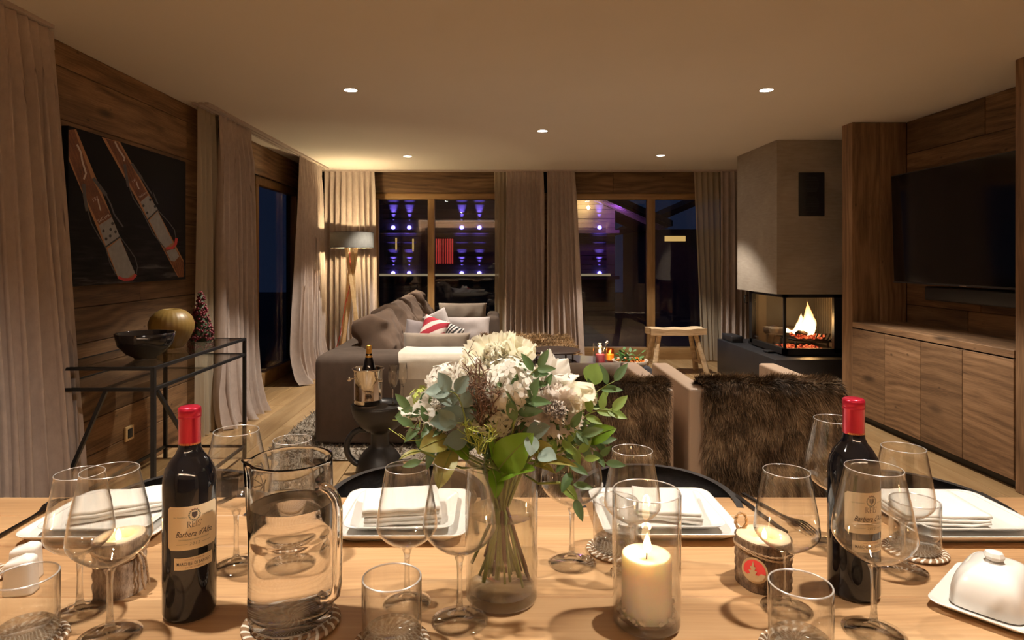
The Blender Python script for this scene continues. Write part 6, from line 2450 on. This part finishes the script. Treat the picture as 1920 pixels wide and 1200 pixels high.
def stem(parent, p, r=0.0022, mat='stem'):
    a = LEANS.uniform(0, 2 * pi)
    lean = (cos(a) * LEANS.uniform(.4, 1.0), sin(a) * LEANS.uniform(.4, 1.0))
    inv = parent.matrix_basis.inverted()
    return MB().tube([inv @ Vector(q) for q in stem_pts(p, lean)], r, 7).obj('stem', mat, parent)


FG = 'white blooms of the bouquet'


def carnation(p, axis, R_, label, mat, seed, n=46, ruf=0.004):
    """dense ruffled bloom"""
    t = thing('white_flower', label, 'flower', p, 0, FG)
    rr = random.Random(seed)
    pm = [petal_mesh('petal', R_ * 1.0, R_ * 1.0, 0.22, ruf, mat, 6, k * 1.7 + seed) for k in range(3)]
    ps = [petal_mesh('petal', R_ * 0.58, R_ * 0.5, 0.4, ruf * 1.1, mat, 6, k * 2.3 + seed) for k in range(3)]
    base = dir_mat((0, 0, 0), axis)
    for k in range(n):
        f = k / (n - 1)
        el = R(-22 + 104 * f ** 0.85) + rr.uniform(-.1, .1)
        az = k * 2.39996 + rr.uniform(-.25, .25)
        me = rr.choice(pm) if f < 0.4 else rr.choice(ps)
        o = inst('petal', me, t)
        o.matrix_local = base @ Matrix.Translation((0, 0, R_ * 0.18 * f)) @ Matrix.Rotation(az, 4, 'Z') @ Matrix.Rotation(-el, 4, 'Y') @ Matrix.Rotation(rr.uniform(-.4, .4), 4, 'X') @ Matrix.Translation((R_ * 0.06, 0, 0)) @ Matrix.Scale(rr.uniform(.85, 1.08), 4)
    stem(t, p)
    return t


def cupflower(p, axis, L, W, n, label, mat, seed, open_=0.35, tip=0.55):
    """tulip or lily like bloom of a few long petals"""
    t = thing('white_flower', label, 'flower', p, 0, FG)
    rr = random.Random(seed)
    pm = petal_mesh('petal', L, W, 0.10, 0.0012, mat, 8, seed, tip)
    base = dir_mat((0, 0, 0), axis)
    for k in range(n):
        az = 2 * pi * k / (n / 2 if n > 4 else n) + (pi / 3 if k >= n / 2 and n > 4 else 0) + rr.uniform(-.1, .1)
        el = R(90) - open_ * (1.0 if k < n / 2 else 1.25) + rr.uniform(-.08, .08)
        o = inst('petal', pm, t)
        o.matrix_local = base @ Matrix.Rotation(az, 4, 'Z') @ Matrix.Translation((0.004, 0, 0)) @ Matrix.Rotation(-el, 4, 'Y') @ Matrix.Rotation(pi, 4, 'X') @ Matrix.Scale(rr.uniform(.92, 1.05), 4)
    stem(t, p)
    return t


def cluster(p, axis, R_, label, mat, seed, n=26, fl=0.012):
    """head of many small four petalled florets"""
    t = thing('white_flower', label, 'flower', p, 0, FG)
    rr = random.Random(seed)
    fm = MB()
    for k in range(5):
        a = 2 * pi * k / 5
        c_, s_ = cos(a), sin(a)
        q = [(0, 0, 0), (0.5, -0.32, 0.12), (0.95, -0.28, 0.10), (1.08, 0, 0.02), (0.95, 0.28, 0.10), (0.5, 0.32, 0.12)]
        fm.add([Vector((x * c_ - y * s_, x * s_ + y * c_, z)) * fl for x, y, z in q], [(0, 1, 2, 3, 4, 5)], True)
    me = fm.mesh('floret', mat)
    for k in range(n):
        f = (k + .5) / n
        ph = math.acos(1 - 1.55 * f)
        az = k * 2.39996
        d = Vector((sin(ph) * cos(az), sin(ph) * sin(az), cos(ph)))
        d = (dir_mat((0, 0, 0), axis) @ d)
        q = d * R_ * rr.uniform(.85, 1.08)
        o = inst('floret', me, t)
        o.matrix_local = dir_mat(q, d + Vector((rr.uniform(-.3, .3), rr.uniform(-.3, .3), rr.uniform(-.3, .3))), rr.uniform(0, 6)) @ Matrix.Scale(rr.uniform(.8, 1.2), 4)
    stem(t, p)
    return t


carnation(bp(932, 690, -0.01), (-0.15, -0.55, 0.9), 0.050, 'large cream white bloom at the top of the bouquet', 'petal_cream', 1, 80, 0.003)
cupflower(bp(966, 690, -0.005), (0.25, -0.3, 1.0), 0.050, 0.042, 6, 'upright white tulip shaped bloom at the very top right of the bouquet', 'petal_cream', 2, 0.22, 0.8)
cluster(bp(958, 728, -0.045), (0.05, -0.9, 0.4), 0.043, 'dense cluster of white florets under the top bloom', 'petal', 3, 95, 0.0115)
carnation(bp(1036, 772, -0.05), (0.15, -0.95, 0.25), 0.040, 'big ruffled white bloom at the right front of the bouquet', 'petal_blush', 4, 76, 0.0045)
cupflower(bp(1052, 722, -0.03), (0.62, -0.35, -0.42), 0.055, 0.045, 6, 'long white bloom leaning down to the right over the ruffled one', 'petal_cream', 5, 0.25, 0.6)
cupflower(bp(1026, 716, -0.02), (0.45, -0.3, 0.75), 0.046, 0.034, 6, 'white lily like bloom with pointed petals above the right front', 'petal', 6, 0.45, 0.3)
carnation(bp(842, 762, -0.03), (-0.25, -0.85, 0.45), 0.041, 'big ruffled white bloom at the left of the bouquet', 'petal', 7, 76, 0.004)
cupflower(bp(793, 785, -0.01), (-0.45, -0.4, 0.8), 0.042, 0.036, 6, 'small closed white bloom at the far left of the bouquet', 'petal', 8, 0.25, 0.8)
cluster(bp(925, 775, -0.035), (-0.1, -0.95, 0.1), 0.036, 'small white florets at the middle of the bouquet', 'petal_cream', 9, 60, 0.009)
cluster(bp(890, 706, -0.01), (-0.6, -0.5, 0.6), 0.030, 'loose white florets beside the brown twigs', 'petal', 10, 34, 0.012)
cluster(bp(1003, 716, -0.03), (0.3, -0.7, 0.6), 0.020, 'little white florets between the top bloom and the lily', 'petal', 11, 14, 0.015)
cluster(bp(835, 718, 0.0), (-0.2, -0.4, 0.9), 0.030, 'sparse white florets above the left ruffled bloom', 'petal', 12, 26, 0.009)
cluster(bp(790, 745, 0.0), (-0.3, -0.4, 0.9), 0.015, 'tiny lime green buds at the far left of the bouquet', 'bud_lime', 13, 20, 0.006)


def leaf_mesh(name, L, W, mat, fold=0.25, curl=0.15, shape=0.8, n=6):
    m = MB()

    def fn(u, v):
        b = 2 * v - 1
        wd = W / 2 * sin(pi * u ** shape) ** 0.85 if 0 < u < 1 else 0.0
        return (L * u, b * wd, fold * wd * abs(b) - curl * L * u * u)
    m.grid(fn, n, 4)
    return m.mesh(name, mat)


LM = {'sprig': leaf_mesh('leaf', 0.030, 0.0125, 'leaf_sprig', 0.2, 0.15), 'lime': leaf_mesh('leaf', 0.028, 0.013, 'leaf_lime', 0.2, 0.1),
      'euc': leaf_mesh('leaf', 0.044, 0.030, 'leaf_euc', 0.25, 0.1, 0.9), 'eucround': leaf_mesh('leaf', 0.040, 0.036, 'leaf_lime', 0.1, 0.0, 0.95)}


def sprig(p0, p1, kind, n, label, seed, size=1.0, grp='leafy sprigs of the bouquet', bow=0.02):
    """a stalk from p0 to p1 with paired leaves"""
    rr = random.Random(seed)
    p0, p1 = Vector(p0), Vector(p1)
    t = thing('leaf_sprig', label, 'leaf sprig', p0, 0, grp)
    d = p1 - p0
    side = d.cross(Vector((0, -1, 0.3))).normalized()
    pts = [d * (i / 8) + Vector((0, 0, bow * sin(pi * i / 8))) for i in range(9)]
    MB().tube(pts, [0.0014 - 0.0001 * i for i in range(9)], 6).obj('stalk', 'stem', t)
    for k in range(n):
        f = 0.18 + 0.82 * k / max(1, n - 1)
        q = d * f + Vector((0, 0, bow * sin(pi * f)))
        s = 1 if k % 2 else -1
        if k == n - 1:
            ld = d.normalized() + Vector((0, 0, rr.uniform(-.1, .3)))
        else:
            ld = d.normalized() * 0.55 + side * s * rr.uniform(0.7, 1.0) + Vector((rr.uniform(-.2, .2), rr.uniform(-.5, .1), rr.uniform(-.2, .3)))
        ld.normalize()
        up = Vector((rr.uniform(-.35, .35), -0.85, 0.6 + rr.uniform(-.3, .3)))
        y = up.cross(ld).normalized()
        z = ld.cross(y)
        mt = Matrix((ld, y, z)).transposed().to_4x4()
        mt.translation = q
        o = inst('leaf', LM[kind], t)
        o.matrix_local = mt @ Matrix.Scale(size * rr.uniform(.8, 1.15), 4)
    return t


c0 = Vector((VX, VY, TZ + 0.215))
sprig(bp(1040, 850, -.02), bp(1152, 715, -0.03), 'sprig', 8, 'sprig reaching up on the right edge of the bouquet', 1)
sprig(bp(1050, 840, -.04), bp(1148, 770, -0.05), 'lime', 9, 'lime leaved sprig on the right edge of the bouquet', 2, 1.0)
sprig(bp(1050, 850, -.03), bp(1128, 690 + 60, -0.01), 'lime', 6, 'lime sprig behind the right edge of the bouquet', 3, 0.9)
sprig(bp(1040, 845, -.04), bp(1135, 868, -0.06), 'sprig', 8, 'dark sprig hanging over the large wine glass', 4, 1.0)
sprig(bp(1055, 855, -.05), bp(1078, 935, -0.075), 'sprig', 6, 'dark sprig drooping into the large wine glass on the right', 5, 1.0)
sprig(bp(1000, 830, -.05), bp(1090, 815, -0.08), 'sprig', 9, 'dark sprig in the right front of the bouquet', 6, 1.0)
sprig(bp(960, 800, -.07), bp(1010, 690, -0.07), 'sprig', 9, 'dark sprig before the top florets', 7, 1.0)
sprig(bp(960, 815, -.08), bp(990, 755, -0.085), 'sprig', 7, 'dark sprig beside the brown twigs and top florets', 8, 1.15)
sprig(bp(925, 820, -.06), bp(960, 735, -0.08), 'sprig', 6, 'small dark sprig over the middle florets', 9, 1.0)
sprig(bp(980, 830, -.07), bp(1010, 850, -0.10), 'euc', 3, 'two broad grey green leaves at the front of the bouquet', 10, 0.9)
sprig(bp(860, 830, -.04), bp(770, 768, -0.03), 'sprig', 8, 'dark sprig at the left edge of the bouquet', 11, 1.0)
sprig(bp(880, 840, -.05), bp(776, 800, -0.05), 'sprig', 8, 'lower dark sprig at the left edge of the bouquet', 12, 1.0)
sprig(bp(870, 850, -.04), bp(790, 865, -0.05), 'sprig', 7, 'dark sprig drooping low on the left of the bouquet', 13, 1.1)
sprig(bp(880, 815, -.06), bp(842, 735, -0.075), 'euc', 6, 'blue grey eucalyptus sprig before the left ruffled bloom', 14, 0.85)
sprig(bp(885, 835, -.05), bp(850, 800, -0.07), 'euc', 4, 'low blue grey eucalyptus sprig under the left ruffled bloom', 15, 0.85)
sprig(bp(1075, 800, 0.0), bp(1106, 722, -0.02), 'eucround', 2, 'sprig with one round pale leaf at the top right', 16, 1.0, bow=0.005)
sprig(bp(1010, 840, -.06), bp(1095, 860, -0.085), 'lime', 8, 'lime sprig low on the right front of the bouquet', 17, 0.9)
sprig(bp(930, 840, -.05), bp(905, 770, -0.06), 'sprig', 8, 'dark sprig behind the brown twigs', 18, 0.9)
sprig(bp(990, 800, -.02), bp(1022, 730, -0.05), 'sprig', 7, 'dark sprig between the lily and the florets', 19, 0.95)
sprig(bp(1030, 850, -.05), bp(1120, 830, -0.05), 'sprig', 9, 'dark sprig spreading low over the right side', 20, 1.0)
sprig(bp(930, 850, -.03), bp(1060, 830, -0.02), 'sprig', 11, 'dark filler sprig deep in the right of the bouquet', 21, 1.1)
sprig(bp(960, 850, -.03), bp(850, 830, -0.02), 'sprig', 11, 'dark filler sprig deep in the left of the bouquet', 22, 1.1)
sprig(bp(950, 840, -.01), bp(985, 780, -0.03), 'sprig', 9, 'dark filler sprig in the middle of the bouquet', 23, 1.1)
sprig(bp(940, 840, -.03), bp(895, 800, -0.05), 'lime', 8, 'lime filler sprig under the brown twigs', 24, 0.9)

# broad leaves, each a stem of its own


def big_leaf(p0, p1, W, mat, label, up, fold=0.18, curl=0.12, wav=0.03, shape=0.8):
    p0, p1 = Vector(p0), Vector(p1)
    t = thing('broad_leaf', label, 'leaf', p0, 0, 'broad leaves of the bouquet')
    d = p1 - p0
    L = d.length
    x = d.normalized()
    y = Vector(up).cross(x).normalized()
    z = x.cross(y)
    mt = Matrix((x, y, z)).transposed().to_4x4()
    m = MB()

    def fn(u, v):
        b = 2 * v - 1
        wd = W / 2 * sin(pi * u ** shape) ** 0.75 if 0 < u < 1 else 0.0
        return mt @ Vector((L * u, b * wd, fold * wd * abs(b) + curl * L * sin(pi * u) + wav * W * b * sin(u * 14)))
    m.grid(fn, 14, 8)
    m.obj('blade', mat, t)
    m = MB()
    m.tube([mt @ Vector((L * u, 0, curl * L * sin(pi * u) + 0.0006)) for u in [k / 10 for k in range(11)]], [0.0011 * (1 - k / 12) for k in range(11)], 6)
    m.obj('midrib', 'stem', t)
    stem(t, p0, 0.0018)


big_leaf(bp(935, 880, -0.06), bp(1000, 812, -0.095), 0.052, 'leaf_green', 'large bright green leaf at the front centre', (-0.2, -1, 0.35))
big_leaf(bp(930, 905, -0.055), bp(1004, 880, -0.10), 0.038, 'leaf_green', 'bright green leaf lying over the vase rim', (0, -0.6, 1.0))
big_leaf(bp(922, 880, -0.06), bp(930, 935, -0.085), 0.026, 'leaf_green', 'narrow green leaf hanging down the vase front', (0.6, -1, 0.0))
big_leaf(bp(918, 870, -0.05), bp(916, 822, -0.08), 0.020, 'leaf_green', 'narrow upright green leaf at the front centre', (1, -0.8, 0.2))
big_leaf(bp(880, 860, -0.05), bp(832, 828, -0.06), 0.030, 'leaf_green', 'dark green leaf on the left under the eucalyptus', (0.1, -0.6, 1))
big_leaf(bp(842, 820, -0.05), bp(786, 842, -0.07), 0.036, 'leaf_olive', 'olive yellow leaf sticking out on the left', (0.1, -0.9, 0.6))
big_leaf(bp(850, 840, -0.05), bp(822, 918, -0.085), 0.034, 'leaf_olive', 'long olive leaf hanging down on the left, before the wine glasses', (-0.3, -1, 0.1))
big_leaf(bp(790, 846, -0.07), bp(748, 862, -0.08), 0.010, 'leaf_olive', 'thin olive leaf tip at the far left', (0, -0.5, 1))
big_leaf(bp(1000, 850, -0.06), bp(1036, 835, -0.09), 0.040, 'leaf_olive', 'olive leaf right of the large green leaf', (0.1, -1, 0.3))
big_leaf(bp(1006, 866, -0.07), bp(1084, 876, -0.09), 0.018, 'leaf_olive', 'narrow olive leaf pointing right over the wine glass', (0, -0.5, 1))
big_leaf(bp(1002, 872, -0.07), bp(1042, 888, -0.09), 0.014, 'leaf_olive', 'small olive leaf drooping right of the vase rim', (0.2, -0.5, 1))
big_leaf(bp(1100, 828, -0.05), bp(1156, 803, -0.06), 0.028, 'leaf_green', 'lone bright green leaf at the far right of the bouquet', (0, -0.8, 0.7))
big_leaf(bp(1050, 905, -0.075), bp(1083, 938, -0.085), 0.016, 'leaf_lime', 'lime leaf tip hanging into the large wine glass', (0.3, -1, 0.2))

# brown twigs
rr = random.Random(55)


def twig(p0, p1, label, mat, n, spread, grp):
    p0, p1 = Vector(p0), Vector(p1)
    t = thing('twig_bunch', label, 'twigs', p0, 0, grp)
    for k in range(n):
        d = (p1 - p0) * rr.uniform(.7, 1.1) + Vector((rr.gauss(0, spread), rr.gauss(0, spread), rr.gauss(0, spread * .6)))
        pts = [Vector((rr.uniform(-.004, .004), rr.uniform(-.004, .004), 0))]
        for i in range(1, 7):
            pts.append(d * (i / 6) + Vector((rr.gauss(0, .003), rr.gauss(0, .003), rr.gauss(0, .003))))
        m = MB()
        m.tube(pts, [0.0011 - 0.00012 * i for i in range(7)], 5)
        for _ in range(7):
            i = rr.randint(2, 5)
            q = pts[i]
            e = Vector((rr.gauss(0, 1), rr.gauss(0, 1), rr.gauss(0.6, .7))).normalized() * rr.uniform(.008, .02)
            m.tube([q, q + e * .5 + Vector((0, 0, .002)), q + e], [0.0007, 0.0006, 0.0004], 4)
        m.obj('twig', mat, t)
    return t


twig(bp(905, 800, -0.06), bp(885, 680, -0.075), 'tangled bare brown twigs standing left of the top bloom', 'twig', 22, 0.018, 'twigs in the bouquet')
twig(bp(915, 790, -0.06), bp(912, 715, -0.085), 'short brown twigs beside the top florets', 'twig', 14, 0.016, 'twigs in the bouquet')
twig(bp(860, 830, -0.04), bp(765, 790, -0.04), 'reddish brown twigs sticking out at the left', 'twig', 9, 0.012, 'twigs in the bouquet')
twig(bp(850, 840, -0.045), bp(740, 795, -0.05), 'lime green budding twigs at the far left', 'bud_lime', 4, 0.008, 'twigs in the bouquet')
twig(bp(900, 850, -0.06), bp(862, 785, -0.09), 'lime budding twigs before the eucalyptus', 'bud_lime', 5, 0.010, 'twigs in the bouquet')
twig(bp(895, 845, -0.06), bp(925, 812, -0.09), 'lime budding twig tips at the front left', 'bud_lime', 4, 0.008, 'twigs in the bouquet')
twig(bp(1000, 790, -0.05), bp(1006, 705, -0.05), 'brown twigs standing between florets and lily', 'twig', 8, 0.010, 'twigs in the bouquet')
twig(bp(920, 860, -0.03), bp(985, 790, -0.05), 'dark filler twigs in the middle of the bouquet', 'twig', 14, 0.02, 'twigs in the bouquet')
tt = thing('stem_bundle', 'green and brown bouquet stems standing in the vase water', 'stems', (VX, VY, T0), 0)
rr = random.Random(61)
for k in range(26):
    a = rr.uniform(0, 2 * pi)
    r0, r1 = rr.uniform(0.004, 0.026), rr.uniform(0.012, 0.046)
    b = a + pi + rr.uniform(-.7, .7)
    pts = [(r0 * cos(a), r0 * sin(a), 0.235), (r0 * .6 * cos(a), r0 * .6 * sin(a), 0.18), (r1 * .4 * cos(b), r1 * .4 * sin(b), 0.11), (r1 * cos(b), r1 * sin(b), rr.uniform(0.028, 0.06))]
    MB().tube(dense(pts, 4), rr.uniform(0.0013, 0.0034), 7).obj('stem', 'stem' if rr.random() < .6 else 'twig', tt)
